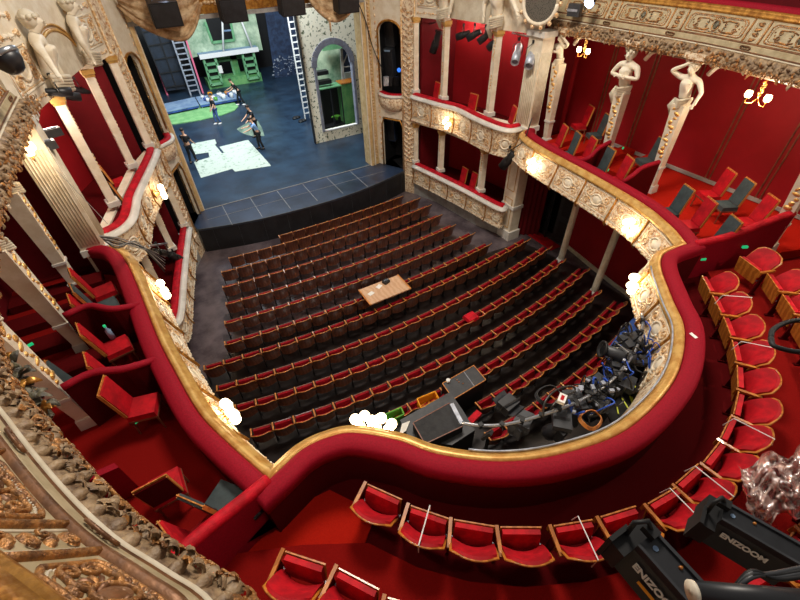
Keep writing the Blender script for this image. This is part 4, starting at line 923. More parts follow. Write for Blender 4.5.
for i in (1, 4, 6, 7, 9, 12, 14):                    # cords tied over alternate seats
    q, d = OA[min(i, 15)]
    a = Vector((q.x, q.y, 0)) + Vector((d.x, d.y, 0)) * .17; b = Vector((q.x, q.y, 0)) - Vector((d.x, d.y, 0)) * .36
    m = MB(); m.tube([a + Vector((0, 0, 4.40)), a + Vector((0, 0, 4.63)) - Vector((d.x, d.y, 0)) * .04, b + Vector((0, 0, 4.66)), b + Vector((0, 0, 4.4))], .008, 4)
    tag(m.build('tie_string', 'white'), 'white cord tied over the front row circle seat that is %s from the left' % ORD[i + 1], 'cord', 'cords tied over circle seats')

m = MB(); m.prism([(-.5, 3.0), (.3, 2.95), (.75, 2.3), (.3, 1.9), (-.9, 1.9), (-1.9, 2.62)], 3.755, 3.79); struct(m, 'floor_lit_patch_left', 'carpet')  # lighter carpet patch paints the pool of light and covers a floor gap
# ---- loose chairs in the side boxes
def make_chair(front, back, nm):
    t = thing('box_chair', 'x', 'chair'); M_ = Matrix.Rotation(R(10), 3, 'X')
    m = MB(); m.box((0, 0, .43), (.42, .42, .1), taper=.94); m.build('seat', 'seat_red' if front == 'seat_red' else front, t)
    m = MB(); m.box((0, 0, .36), (.43, .43, .04)); m.build('seat_frame', 'seat_wood', t)
    c = Vector((0, -.26, .8)); m = MB(); m.box(c + Vector((0, .015, 0)), (.37, .045, .62), M=M_); m.build('backrest', front, t)
    m = MB(); m.box(c - Vector((0, .02, 0)), (.37, .02, .62), M=M_); m.build('back_panel', back, t)
    m = MB()
    for s in (-1, 1): m.bar(c + M_ @ Vector((s * .19, 0, -.32)), c + M_ @ Vector((s * .19, 0, .315)), .014, .05)
    m.bar(c + M_ @ Vector((-.197, 0, .318)), c + M_ @ Vector((.197, 0, .318)), .014, .05); m.build('back_frame', 'seat_wood_light', t)
    for sx in (-.18, .18):
        for sy in (-.18, .18): m = MB(); m.tube([(sx, sy, .36), (sx * 1.05, sy * 1.08, 0)], [.02, .014], 6); m.build('leg', 'seat_wood', t)
    return t
protoC = {}
def chair(px, py, side, kind, rz, label, zt=4.78, fz=4.0, place=True):
    if kind not in protoC:
        o = protoC[kind] = make_chair(*{'red': ('seat_red', 'carpet_dark', ''), 'grey': ('grey_green', 'grey_green', '')}[kind])
    else: o = copy_tree(protoC[kind])
    p = at(px, py, z=zt); f = Vector((-math.sin(R(rz)), math.cos(R(rz)), 0)); p = p + f * .26
    o.location = (p.x, p.y, fz); o.rotation_euler.z = R(rz); o['label'] = label; o['group'] = 'loose chairs in the side boxes'
CH = [(588, 116, 'red', 66, 'tall red backed chair by the wall in the right box nearest the stage'), (604, 125, 'grey', 66, 'grey backed chair by the wall in the right box nearest the stage'),
      (562, 136, 'red', 66, 'red chair at the rail nearest the stage in the right boxes'), (575, 144, 'grey', 66, 'grey backed chair at the rail in the right box nearest the stage'),
      (590, 149, 'red', 66, 'red chair tucked behind the first low partition of the right boxes'), (657, 150, 'grey', 66, 'grey backed chair against the slanting caryatid post in the middle right box'),
      (607, 160, 'grey', 72, 'grey backed chair at the rail of the middle right box'), (625, 169, 'red', 66, 'red chair at the rail of the middle right box'),
      (682, 200, 'grey', 68, 'grey backed chair at the rail in the right box farthest from the stage'), (704, 213, 'red', 62, 'red chair beside the rail in the right box farthest from the stage'),
      (724, 183, 'red', 62, 'tall red chair by the wall in the right box farthest from the stage'), (742, 193, 'grey', 62, 'grey backed chair by the wall in the right box farthest from the stage'),
      (764, 210, 'red', 62, 'red chair near the long partition at the far right wall'), (727, 232, 'grey', 62, 'grey backed chair half behind the long right partition'),
      (92, 345 - 4, 'red', -80, 'bright red chair in the middle left box beside a bottle'), (82, 284, 'red', -80, 'red chair by the wall in the left box nearest the stage'),
      (84, 300, 'grey', -78, 'grey backed chair in the left box nearest the stage'), (82, 311, 'red', -80, 'red chair just behind the first low partition on the left'),
      (100, 371, 'red', -82, 'red chair leaning by the second low partition on the left'), (62, 386 - 6, 'grey', -85, 'grey backed chair by the left wall behind the second partition'),
      (116, 398, 'red', -104, 'red wood edged chair turned away in front of the second left partition'),
      (160, 492, 'red', 4, 'dark backed chair with pale top edge in the rear left box'), (182, 540, 'red', -70, 'bright red chair against the long left partition'),
      (203, 508, 'grey', -50, 'grey chair in the corner of the rear left box by the rail')]
for px, py, k, rz, lb in CH: chair(px, py, None, k, rz, lb)
c = at(113, 338, z=4.5); t = thing('drink_bottle', 'turquoise bottle and case on the seat of the middle left box', 'bottle', tuple(c)); m = MB(); m.lathe([(.05, 0), (.05, .2), (.02, .25), (.02, .3)], c, 10); m.build('bottle_body', 'table_blue', t, True); m = MB(); m.lathe([(.024, 0), (.024, .04)], c + Vector((0, 0, .3)), 8); m.build('cap', 'green_sign', t)
for px, py, z, lb in ((623, 148, 4.3, 'on the middle right box floor'), (608, 178 - 8, 4.3, 'on the first low partition right'), (642, 182, 4.3, 'on the second low partition right'), (137, 421, 4.02, 'on the floor of the rear left box'), (102, 401, 4.2, 'below the second low partition left'), (30, 345, 4.2, 'low by the left wall')):
    m = MB(); m.box(at(px, py, z=z), (.11, .04, .05), rz=.4); tag(m.build('step_light', 'green_sign'), 'small green step light ' + lb, 'light')
# red steps in the rear left box
m = MB(); m.prism([(-4.2, 3.9), (-2.2, 3.9), (-1.7, 3.0), (-2.4, 2.6), (-4.2, 2.4)], 4.0, 4.25); struct(m, 'floor_left_step', 'carpet')
m = MB(); m.prism([(-4.2, 4.35), (-2.15, 4.35), (-2.1, 4.25), (-4.2, 4.25)], 4.0, 4.75); m.build('x', 'velvet'); o = bpy.data.objects['x']; o.name = 'low_screen'; tag(o, 'low polished red screen at the head of the rear left box', 'partition')
for s, (xa, xb, ys) in (('right', (11.9, 13.9, 9.9)), ('left', (-4.2, -2.4, 9.9))):
    m = MB()
    for k in range(4): m.prism([(xa, ys - k * .9), (xb, ys - k * .9), (xb, ys - k * .9 + .45), (xa, ys - k * .9 + .45)], 4.0, 4.18)
    struct(m, 'floor_steps_' + s, 'carpet' if s == 'right' else 'carpet_dark')  # left steps take the shaded carpet tone

# ================================================================== FIGURES
def figure(hips, head, s, parent, arms, scale=1.0):
    """stone torso growing out of a shaft; hips/head world points; s: +1 right wall, -1 left"""
    hips = Vector(hips); head = Vector(head); ax = (head - hips); Lh = ax.length; ax.normalize(); lat = Vector((0, 1, 0)); fr = Vector((-s, 0, 0)); k = Lh * 1.3
    J = [(hips, (.17 * k, .14 * k)), (hips + ax * .22 * Lh + fr * .02, (.12 * k, .10 * k)), (hips + ax * .48 * Lh + fr * .05, (.17 * k, .13 * k)), (hips + ax * .62 * Lh, (.12 * k, .1 * k)), (hips + ax * .74 * Lh + fr * .02, .055 * k), (hips + ax * .86 * Lh + fr * .06, (.085 * k, .1 * k)), (hips + ax * 1.0 * Lh + fr * .05, (.07 * k, .08 * k)), (hips + ax * .86 * Lh + fr * (.17 * k), .014)]
    E = [(0, 1), (1, 2), (2, 3), (3, 4), (4, 5), (5, 6), (5, 7)]
    for w_ in (-1, 1):                                # breasts
        J.append((hips + ax * .45 * Lh + fr * .15 * k + lat * w_ * .085 * k, .055 * k)); E.append((2, len(J) - 1))
    for w_, pose in zip((-1, 1), arms):
        S = hips + ax * .6 * Lh + lat * w_ * .22 * k
        if pose == 'up': El = S + lat * w_ * .2 * k + ax * .16 * Lh + fr * .12 * k; H = head + lat * w_ * .1 * k + fr * .06
        elif pose == 'down': El = S + lat * w_ * .16 * k - ax * .28 * Lh + fr * .06; H = El - ax * .26 * Lh - lat * w_ * .04 * k + fr * .08
        elif pose == 'out': El = S + lat * w_ * .28 * k - ax * .1 * Lh + fr * .1; H = El + lat * w_ * .22 * k - ax * .22 * Lh + fr * .12
        else: El = S + lat * w_ * .12 * k - ax * .26 * Lh + fr * .1; H = hips + ax * .36 * Lh + fr * .2 * k
        i0 = len(J); J += [(S, .07 * k), (El, .05 * k), (H, .034 * k)]; E += [(3, i0), (i0, i0 + 1), (i0 + 1, i0 + 2)]
        dd = (H - El).normalized(); sd = dd.cross(fr).normalized() if abs(dd.dot(fr)) < .95 else lat
        P_ = H + dd * .07 * k; J.append((P_, (.038 * k, .022 * k))); E.append((i0 + 2, len(J) - 1)); ip = len(J) - 1
        for f in range(4): J.append((P_ + dd * (.085 - .008 * abs(f - 1.4)) * k + sd * (f - 1.5) * .024 * k + fr * .01, .0105 * k)); E.append((ip, len(J) - 1))
        J.append((H + dd * .05 * k - sd * .05 * k, .012 * k)); E.append((i0 + 2, len(J) - 1))
    skin('figure', J, E, 'cream', parent, 2)
    hc = hips + ax * .93 * Lh; m = MB(); M_ = Matrix.Identity(3)
    m.blob(hc - fr * .02, (.11 * k, .11 * k, .12 * k), 10, 6)
    for q in range(9): a = q / 9 * math.tau; m.blob(hc + Vector((math.cos(a) * .095, math.sin(a) * .095, .03)) * k, .035 * k, 6, 4)
    m.build('hair', 'cream_dull', parent, True)
    m = MB()
    for w_ in (-1, 1): m.blob(hips + ax * .885 * Lh + fr * .155 * k + lat * w_ * .035 * k, .012 * k, 6, 4)
    m.blob(hips + ax * .825 * Lh + fr * .15 * k, (.012 * k, .03 * k, .01 * k), 6, 4); m.build('eyes_and_mouth', 'cream_dull', parent, True)
    m = MB()
    for q in range(5):                                 # drapery folds slung round the hips
        a = q * .05; m.tube([hips + lat * (-.2 + .01 * q) * k + ax * (.1 - a) * Lh, hips + fr * (.2 * k) + ax * (.02 - a) * Lh, hips + lat * (.2 - .01 * q) * k + ax * (-.04 - a) * Lh], .035 * k, 6)
    for q in range(4): m.tube([hips + lat * .18 * k - ax * .02 * Lh, hips + lat * (.2 + .03 * q) * k + fr * .05 - ax * .25 * Lh, hips + lat * (.13 + .03 * q) * k + fr * .04 - ax * .5 * Lh], [.05 * k, .035 * k, .01], 6)
    m.build('drapery', 'cream_dull', parent, True)
    return
def shaft(m, a, b, w0, w1):
    a, b = Vector(a), Vector(b); vs = []
    for p, w_ in ((a, w0), (b, w1)):
        for q in ((-1, -1), (1, -1), (1, 1), (-1, 1)): vs.append(p + Vector((q[0] * w_ / 2, q[1] * w_ / 2, 0)))
    m.add(vs, [(3, 2, 1, 0), (4, 5, 6, 7), (0, 1, 5, 4), (1, 2, 6, 5), (2, 3, 7, 6), (3, 0, 4, 7)])
def caryatid(foot, head, s, label, arms, hz=6.58):
    foot = Vector(foot); head = Vector(head); t = thing('caryatid_column', label, 'caryatid', tuple(foot), 'caryatid columns of the side boxes'); hips = foot.lerp(head, .55); hips.z = hz
    m = MB(); shaft(m, foot, hips - Vector((0, 0, .1)), .17, .32); m.build('tapered_shaft', 'cream', t)
    m = MB(); shaft(m, foot - Vector((0, 0, .0)), foot + Vector((0, 0, .22)), .28, .25); mid = foot.lerp(hips, .3); shaft(m, mid - Vector((0, 0, .03)), mid + Vector((0, 0, .03)), .26, .26); m.build('moulded_rings', 'white_plaster', t)
    m = MB(); w_ = .17
    for q in range(13):
        f_ = .97 - q * .045; p = foot.lerp(hips, f_); m.blob(p + Vector((-s * (w_ * (.52 + .38 * f_)), .07 * math.sin(q * 1.9) * f_, 0)), (.035, .03 + .035 * abs(math.sin(q * 2.7)), .04 + .03 * (q % 3)), 6, 4, Matrix.Rotation(q, 3, 'X'))
    m.build('gilt_drop', 'gold_bright', t, True)
    figure(hips, head, s, t, arms)
    m = MB(); top = head + Vector((0, 0, .1)); m.box(top + Vector((s * .1, 0, .08)), (.5, .5, .12)); m.box(top + Vector((s * .12, 0, -.02)), (.4, .4, .08)); m.build('capital', 'relief', t)
    m = MB()
    for sg in (-1, 1): m.tube([top + Vector((s * .4, sg * (.2 + .12 * q), -.35 + .32 * math.sqrt(max(0, 1 - (1 - q / 5) ** 2)))) for q in range(6)], .055, 6)
    m.build('arch_spring', 'cream', t, True)
def cpos(px, py, x): h = at(px, py, x=x); return (h.x + .12, h.y, 4.0), (h.x - .14, h.y + .04, 7.42), h.z
FR = [(*cpos(561, 60, 12.0), 'slender caryatid column next to the right fluted pilaster', ('up', 'bent')), (*cpos(625, 88, 12.05), 'caryatid column with bent arm between the first and second right boxes', ('bent', 'bent')),
      (*cpos(685, 100, 11.95), 'caryatid column raising one hand to her head between the middle and rear right boxes', ('down', 'up')), ((11.78, 2.76, 4.0), (11.3, 2.9, 7.4), 6.55, 'caryatid column at the far right edge of the photo', ('bent', 'up'))]
for f_, h_, z_, lb, ar in FR: caryatid(f_, h_, 1, lb, ar, z_)
FL = [((-2.95, 10.2, 4.0), (-2.95, 10.1, 7.42), 'caryatid column beside the left fluted pilaster', ('bent', 'up')), ((-2.83, 7.95, 4.0), (-3.0, 7.8, 7.42), 'caryatid column with curved arm between the first and second left boxes', ('bent', 'out')), ((-2.76, 6.0, 4.0), (-3.0, 5.9, 7.38), 'caryatid column between the middle and rear left boxes', ('up', 'out'))]
for f_, h_, lb, ar in FL: caryatid(f_, h_, -1, lb, ar)
for side in ('right', 'left'):
    s = SGN[side]
    for i, pos in ((1, 'nearer the stage'), (2, 'farther from the stage')):
        x, y = BOX[side][i]; t = thing('stone_figure', 'cream half figure above the box column %s on the %s wall' % (pos, side), 'sculpture', (x - s * .05, y, 7.5), 'half figures above the stage boxes')
        figure((x - s * .12, y, 7.75), (x - s * .28, y, 8.95), s, t, ('down', 'out') if i == 1 else ('out', 'down'))
        m = MB(); shaft(m, (x - s * .05, y, 7.42), (x - s * .1, y, 7.8), .26, .36); m.build('pedestal', 'cream', t)
        m = MB()
        for q in range(12): a = q * .55; m.blob((x - s * (.2 + .05 * math.sin(q)), y + .22 * math.sin(a * 1.7), 7.5 + .035 * q), (.05, .06, .045), 6, 4)
        m.build('gilt_garland', 'relief_gold', t, True)
# stalls columns under the right boxes
for (px, py), lb in (((560, 262), 'nearer the stage'), ((593, 294), 'farther from the stage')):
    b = at(px, py, z=0); t = thing('stalls_column', 'round cream column under the right side boxes, ' + lb, 'column', tuple(b)); m = MB(); m.lathe([(.13, 0), (.12, .3), (.11, 3.1)], b, 14); m.build('shaft', 'cream', t, True)
    m = MB(); m.lathe([(.17, 0), (.17, .12), (.13, .2)], b, 14); m.build('base', 'white_plaster', t, True)
    m = MB(); m.lathe([(.12, 3.05), (.15, 3.1), (.13, 3.2), (.22, 3.42), (.22, 3.6)], b, 14)
    for q in range(10): a = q / 10 * math.tau; m.blob(b + Vector((math.cos(a) * .17, math.sin(a) * .17, 3.25 + .08 * (q % 2))), (.05, .05, .07), 6, 4)
    m.build('capital', 'relief', t, True)
# ================================================================== SECOND CIRCLE PARAPET (upper tier, passes close under the camera)
T2 = [(11.78, 11.3), (11.8, 10.17), (11.82, 8.39), (11.8, 6.2), (11.36, 3.76), (10.95, 2.6), (10.6, 1.9), (10.35, 1.2), (10.2, .6), (10.15, 0), (9.6, -1.1), (7.2, -1.9), (4.8, -2.05), (2.3, -1.85), (.3, -1.2), (-.42, 0), (-.42, .5), (-.5, .88), (-.67, 1.14), (-.89, 1.45), (-1.13, 1.89), (-1.43, 2.54), (-1.81, 3.46), (-2.08, 5.0), (-2.15, 6.6), (-2.13, 7.8), (-2.1, 10), (-2.03, 12.1)]
T2p = [tuple(p) for p in cr(T2, 5)]; t2 = Path(T2p)
m = MB(); m.prism([tuple(p) for p in t2.off(.1)] + [(-4.3, 12.1), (-4.3, -5.2), (14.0, -5.2), (14.0, 11.3)], 7.45, 7.62); struct(m, 'ceiling', 'cream_dull', 'underside slab of the upper circle')
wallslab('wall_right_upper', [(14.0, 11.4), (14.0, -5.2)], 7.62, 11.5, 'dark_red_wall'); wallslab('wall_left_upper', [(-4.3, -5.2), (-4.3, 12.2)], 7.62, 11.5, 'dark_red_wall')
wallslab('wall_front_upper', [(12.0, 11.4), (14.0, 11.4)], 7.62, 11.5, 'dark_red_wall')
par2 = thing('upper_parapet', 'old gold carved parapet of the upper circle with heavy leaf garland below', 'balcony parapet', (CX, 4, 7.5))
m = MB(); t2.sweep(m, [(.08, 7.86), (.1, 7.97), (.14, 8.0), (.22, 8.2), (.295, 8.4), (.3, 8.45), (.5, 8.45), (.5, 7.6), (.1, 7.6)]); m.build('face_panel', 'sage', par2)
m = MB(); t2.sweep(m, [(.1, 7.46), (.02, 7.48), (-.02, 7.54), (-.02, 7.62), (.0, 7.70), (.06, 7.80), (.2, 7.82), (.2, 7.46)]); m.build('garland_bed', 'stone_garland', par2, True)
m = MB(); t2.sweep(m, [(.07, 7.80), (.05, 7.815), (.05, 7.83), (.08, 7.84), (.1, 7.80)]); m.build('cream_fillet', 'cream_dull', par2, True)
m = MB(); t2.sweep(m, [(.075, 7.84), (.07, 7.855), (.09, 7.88), (.115, 7.93), (.115, 7.975), (.10, 7.99), (.115, 8.01), (.16, 8.015), (.2, 8.0), (.2, 7.84)]); m.build('copper_band', 'old_copper', par2, True)
m = MB(); t2.sweep(m, [(.3, 8.42), (.275, 8.44), (.28, 8.47), (.31, 8.49), (.3, 8.52), (.34, 8.56), (.4, 8.57), (.4, 8.42)]); m.build('top_moulding', 'gold', par2, True)
m = MB(); t2.sweep(m, [(.38, 8.55), (.39, 8.62), (.44, 8.65), (.6, 8.65), (.65, 8.6), (.65, 8.5), (.38, 8.5)]); m.build('velvet_rail', 'velvet', par2, True)
def u2(z): return .14 + .08 * (z - 8.0) / .2 if z < 8.2 else .22 + .075 * (z - 8.2) / .2
f2 = lambda a, b, h: t2.at(a, u2(b) - h, b)
fg = lambda a, b, h: t2.at(a, -.02 - h + .45 * max(0, b - 7.64) , b)
aN0 = min(range(len(t2.p)), key=lambda i: (t2.p[i] - Vector((-.42, .5))).length); aNear = t2.L[aN0]
aFar = t2.L[min(range(len(t2.p)), key=lambda i: (t2.p[i] - Vector((10.95, 2.6))).length)]
rnd = random.Random(21)
def leaf(m, p, d, nrm, L, w_):                       # small curled acanthus leaf: bent strip with a spine
    d = d.normalized(); s_ = d.cross(nrm).normalized(); rows = []
    for i in range(5):
        t = i / 4; c = p + d * L * t + nrm * (L * .45 * math.sin(t * 2.6)); ww = w_ * math.sin(math.pi * min(.98, .15 + t * .85)) ** .7
        rows.append([c - s_ * ww, c - s_ * ww * .45 + nrm * w_ * .4, c + nrm * w_ * .15, c + s_ * ww * .45 + nrm * w_ * .4, c + s_ * ww])
    m.grid(rows)
def garland(a0, a1, step, scale=1.0, rowsn=3):
    n = int((a1 - a0) / step)
    for chunk in range(0, n, 24):
        mc, mg = MB(), MB()
        for k in range(chunk, min(n, chunk + 24)):
            a = a0 + k * step; b = (7.53, 7.61, 7.7, 7.57, 7.66, 7.745)[k % 6] + rnd.uniform(-.02, .02)
            p = fg(a, b, 0); out = (fg(a, b, .05) - p).normalized(); al = (t2.at(a + .02) - t2.at(a - .02)).normalized(); tgt = mg if rnd.random() < .45 else mc
            for q in range(2):
                an = rnd.uniform(-2.6, 2.6); d = al * math.cos(an) + Vector((0, 0, 1)) * math.sin(an) * .9
                leaf(tgt, p + out * .012 + al * rnd.uniform(-.02, .02), d, out, rnd.uniform(.06, .1) * scale, rnd.uniform(.018, .03) * scale)
            if k % 3 == 0: rtube(mg, fg, spiral(a, b, .042 * scale, 1.3, 1 if k % 8 else -1, rnd.uniform(0, 6), n=9), .012 * scale, .006, h=.05, n=6)
            if k % 2 == 1: rblob(mc, fg, a, b + .02, .048 * scale, .04 * scale, .055 * scale, k, 9)
        g = mc.build('leaf_garland', 'stone_garland', par2, True); mg.build('gilt_leaves', 'old_gold', g, True)['kind'] = 'stuff'; g['kind'] = 'stuff'
garland(.2, aFar, .05, 1.3); garland(aNear + .1, aNear + 4.6, .026, 1.0); garland(aNear + 4.6, t2.len - .3, .05, 1.3)
def big_panel(a0, a1, k, near):
    """framed cartouche panel with pearls, C-scrolls and shell"""
    n5 = 7 if near else 5; mc, mg, mp = MB(), MB(), MB(); w_ = a1 - a0; ca = (a0 + a1) / 2; cb = 8.2; r0 = .011
    fr = lambda g: [(a0 + g, 8.05 + g * .5), (a0 + g, 8.33 - g * .3), (a0 + g + .06, 8.385 - g * .4), (a1 - g - .06, 8.385 - g * .4), (a1 - g, 8.33 - g * .3), (a1 - g, 8.05 + g * .5), (a1 - g - .05, 8.02 + g * .6), (a0 + g + .05, 8.02 + g * .6), (a0 + g, 8.05 + g * .5)]
    for g, rr_, mm in ((.045, r0 * 1.5, mg), (.1, r0 * .7, mg)): rtube(mm, f2, resample(fr(g), .03) + [fr(g)[-1]], rr_, n=n5)
    beads(mp, f2, resample(fr(.072), .02 if near else .04), .0075 if near else .012)
    for sx in (-1, 1):
        c = (ca + sx * w_ * .26, cb)
        rtube(mg, f2, [(ca + sx * w_ * .08, cb - .07), (ca + sx * w_ * .16, cb - .105), (ca + sx * w_ * .27, cb - .09)] + spiral(c[0] + sx * w_ * .05, cb - .045, .05, 1.5, sx, -math.pi / 2, n=16), r0 * 1.5, r0 * .7, h=.01, n=n5)
        rtube(mg, f2, [(ca + sx * w_ * .08, cb + .07), (ca + sx * w_ * .17, cb + .11), (ca + sx * w_ * .27, cb + .1)] + spiral(c[0] + sx * w_ * .05, cb + .055, .045, 1.4, -sx, math.pi / 2, n=16), r0 * 1.3, r0 * .6, h=.01, n=n5)
        for q in range(5):
            an = (q - 2) * .5; rblob(mc if q % 2 else mg, f2, ca + sx * (w_ * .12 + .05 * math.cos(an)), cb + .07 * math.sin(an), .036, .012, .02, an * sx, 8)
        for q in range(3): rblob(mg, f2, ca + sx * w_ * (.36 + .02 * q), cb - .05 + .05 * q, .018, .018, .02)
    o = [(ca + .075 * math.cos(x * math.tau / 14), cb + .1 * math.sin(x * math.tau / 14)) for x in range(15)]
    rtube(mg, f2, o, r0 * 1.2, h=.012, n=n5); rblob(mc, f2, ca, cb, .06, .085, .03, 0, 12)
    for q in range(7): an = math.pi * q / 6; rblob(mg, f2, ca + .095 * math.cos(an), cb + .1 + .04 * math.sin(an), .03, .011, .02, an, 8); rblob(mc, f2, ca + .085 * math.cos(an), cb - .12 - .03 * math.sin(an), .026, .011, .018, -an, 8)
    for q in range(3): rblob(mc, f2, ca + (q - 1) * .055, cb + .0 + .01 * q, .02, .02, .035, 0, 8)
    p_ = mg.build('cartouche', 'old_gold', par2, True); mc.build('carved_leaves', 'leaf_dark' if not near else 'old_copper', p_, True); mp.build('pearl_string', 'cream_dull', p_, True)
def pier_panel(a, w_, near):
    mc, mg = MB(), MB()
    for sx in (-1, 1): rtube(mg, f2, resample([(a + sx * w_ / 2, 8.0), (a + sx * w_ / 2, 8.42)], .06), .022, n=6, h=.008); rtube(mc, f2, resample([(a + sx * w_ * .32, 8.02), (a + sx * w_ * .32, 8.4)], .06), .009, n=5)
    for q in range(4):
        rblob(mg, f2, a, 8.06 + q * .09, w_ * .24, .03, .03, .3 * (-1) ** q, 9); rtube(mg, f2, spiral(a + (.03 if q % 2 else -.03), 8.08 + q * .09, .035, 1.2, 1 if q % 2 else -1, 0, n=9), .009, .005, h=.02)
    g = mg.build('pier_ornament', 'old_gold', par2, True); mc.build('pier_fillets', 'cream_dull', g, True)
    mo = MB(); fc = lambda aa, b, h: t2.at(aa, .085 - h, b)  # keyhole shaped copper clasp across the band
    ring_ = [(a + (.085 if abs(x - 6) <= 3 else -.085) + .028 * math.cos((x - 6) * math.pi / 6) , 7.925 + .03 * math.sin((x - 6) * math.pi / 6)) for x in range(13)]
    ring_ = [(a - .085, 7.955), (a + .085, 7.955), (a + .108, 7.945), (a + .116, 7.925), (a + .108, 7.905), (a + .085, 7.895), (a - .085, 7.895), (a - .108, 7.905), (a - .116, 7.925), (a - .108, 7.945), (a - .085, 7.955)]
    rtube(mo, fc, ring_, .010, h=.01, n=6)
    for q in range(5): rblob(mo, fc, a - .05 + q * .025, 7.925 + .006 * (-1) ** q, .007, .016, .016, .4)
    for q in (-1, 1): rtube(mo, fc, spiral(a + q * .09, 7.925, .022, 1.2, q, 0, n=9), .006, .004, h=.015)
    mo.build('copper_clasp', 'old_copper', par2, True)
def run(a0, a1, big, small, near):
    a = a0; k = 0
    while a + big + small < a1:
        big_panel(a + small * .6, a + small * .6 + big, k, near); pier_panel(a + small * 1.1 + big, small * .8, near); a += big + small; k += 1
run(aNear + .12, aNear + 3.6, .62, .3, True); run(aNear + 3.6, t2.len - .2, 1.3, .4, False); run(.3, aFar, 1.45, .45, False)
# leafy wreath hanging from the garland at the left
c = at(34, 398, z=7.2); t = thing('hanging_wreath', 'clump of old gold leaves hanging below the garland at the left edge', 'ornament', tuple(c)); m, mg = MB(), MB()
ax0, ax1 = at(8, 368, z=7.35), at(48, 418, z=7.15)
for k in range(60):
    f_ = k / 59; p = ax0.lerp(ax1, f_) + Vector((rnd.uniform(-.05, .05), rnd.uniform(-.05, .05), rnd.uniform(-.05, .05)))
    d = Vector((rnd.uniform(-1, 1), rnd.uniform(-1, 1), rnd.uniform(-.8, .3))); leaf(mg if k % 3 == 0 else m, p, d, Vector((rnd.uniform(-.4, .4), rnd.uniform(-.4, .4), 1)).normalized(), .13, .035)
m.tube([ax0, ax1], .05, 6); m.build('leaves', 'leaf_dark', t, True)['kind'] = 'stuff'; mg.build('gilt_leaves', 'gold', t, True)['kind'] = 'stuff'

# ================================================================== LAMPS
def sconce(p, out, label, power, n=5, glow='lamp_glass'):
    p = Vector(p); out = Vector(out).normalized(); lat = Vector((0, 0, 1)).cross(out).normalized(); upv = out.cross(lat)
    t = thing('wall_sconce', label, 'lamp', tuple(p), 'globe sconces on the parapets')
    M_ = out.to_track_quat('Z', 'Y').to_matrix(); m = MB(); m.lathe([(.14, 0), (.13, .03), (.07, .05), (.03, .12), (.0, .14)], p, 14, M_); m.build('backplate', 'gold_bright', t, True)
    for k in range(n):
        a = math.pi / 2 + k * math.tau / n; r_ = .17; tip = p + out * .2 + (lat * math.cos(a) + upv * math.sin(a)) * r_
        am = MB(); am.tube([p + out * .06, p + out * .16 + (lat * math.cos(a) + upv * math.sin(a)) * .04, p + out * .12 + (lat * math.cos(a) + upv * math.sin(a)) * (r_ * .9), tip], .012, 5); ao = am.build('arm', 'gold', t, True)
        g = MB(); g.blob(tip + out * .05, .085, 12, 8); g.build('glass_globe', glow, ao, True)
    plight('sconce_light', tuple(p + out * .42), power, size=.12)
def face_pt(px, py, z, path, u):
    q = at(px, py, z=z).xy; i = min(range(len(path.p)), key=lambda i: (path.p[i] - q).length); return path.p[i] - path.n[i] * u, -path.n[i]
for px, py, z, lb in ((224, 414, 4.25, 'on the left circle parapet near the sharp corner'), (165, 287, 4.15, 'on the left circle parapet close to the fluted pilaster'), (542, 164, 4.15, 'on the right circle parapet close to the fluted pilaster'), (637, 226, 4.15, 'on the right circle parapet over the two stalls columns'), (638, 284, 4.15, 'at the right rear bend of the circle parapet'), (362, 426, 4.3, 'left of two on the rear curve of the circle parapet'), (384, 426, 4.3, 'right of two on the rear curve of the circle parapet')):
    q, nn = face_pt(px, py, z, rim, .03); sconce((q.x, q.y, z), (nn.x, nn.y, .0), 'lit sconce with frosted globes ' + lb, 16)
for side, px, py, z in (('right', 449, 124, 4.1), ('left', 165, 191, 4.1)):
    P_ = wall_path(side, [tuple(p) for p in cr(UP[side], 5)]); q, nn = face_pt(px, py, z, P_, .02); nn = Vector((-SGN[side], 0)); sconce((q.x, q.y, z), (nn.x, nn.y, 0), 'lit sconce on the upper stage box parapet of the %s wall' % side, 12, 4)
def bracket_lamp(p, s, label, dy=.17, power=40):
    t = thing('shaded_lamp', label, 'lamp', tuple(p), 'shaded lamps under the upper circle'); p = Vector(p)
    m = MB(); m.tube([p + Vector((0, 0, .4)), p], .012, 5); m.blob(p + Vector((0, 0, .05)), (.03, .03, .05)); m.build('stem', 'gold', t, True)
    m = MB()
    for q in range(8): m.blob(p + Vector((0, .02 * math.sin(q * 2), .06 + q * .035)), (.025, .04, .03), 6, 4)
    m.build('gilt_leaves', 'gold_bright', t, True)
    for w_ in (-1, 1):
        e = p + Vector((-s * .04, w_ * dy, -.02)); am = MB(); am.tube([p, p + Vector((0, w_ * dy * .4, -.12)), e + Vector((0, 0, -.12)), e], .01, 5); ao = am.build('arm', 'gold', t, True)
        g = MB(); g.lathe([(.055, 0), (.075, .05), (.06, .13), (.05, .13), (.05, 0)], e, 12); g.build('glass_shade', 'lamp_glass', ao, True)
    plight('shaded_lamp_light', tuple(p + Vector((-s * .1, 0, -.2))), power, size=.1)
bracket_lamp(at(758, 98, z=7.05), 1, 'two shaded lamp with gilt leaves at the upper right under the upper circle', .2, 100)
bracket_lamp(at(584, 52, z=7.1), 1, 'two shaded lamp beside the slender caryatid by the right fluted pilaster', .17, 20)
bracket_lamp(at(29, 152, z=7.1), -1, 'two shaded lamp under the upper circle at the far left', .15, 7)
bracket_lamp((13.2, 1.5, 7.05), 1, 'two shaded lamp over the rear circle seats outside the frame at right', .2, 50)
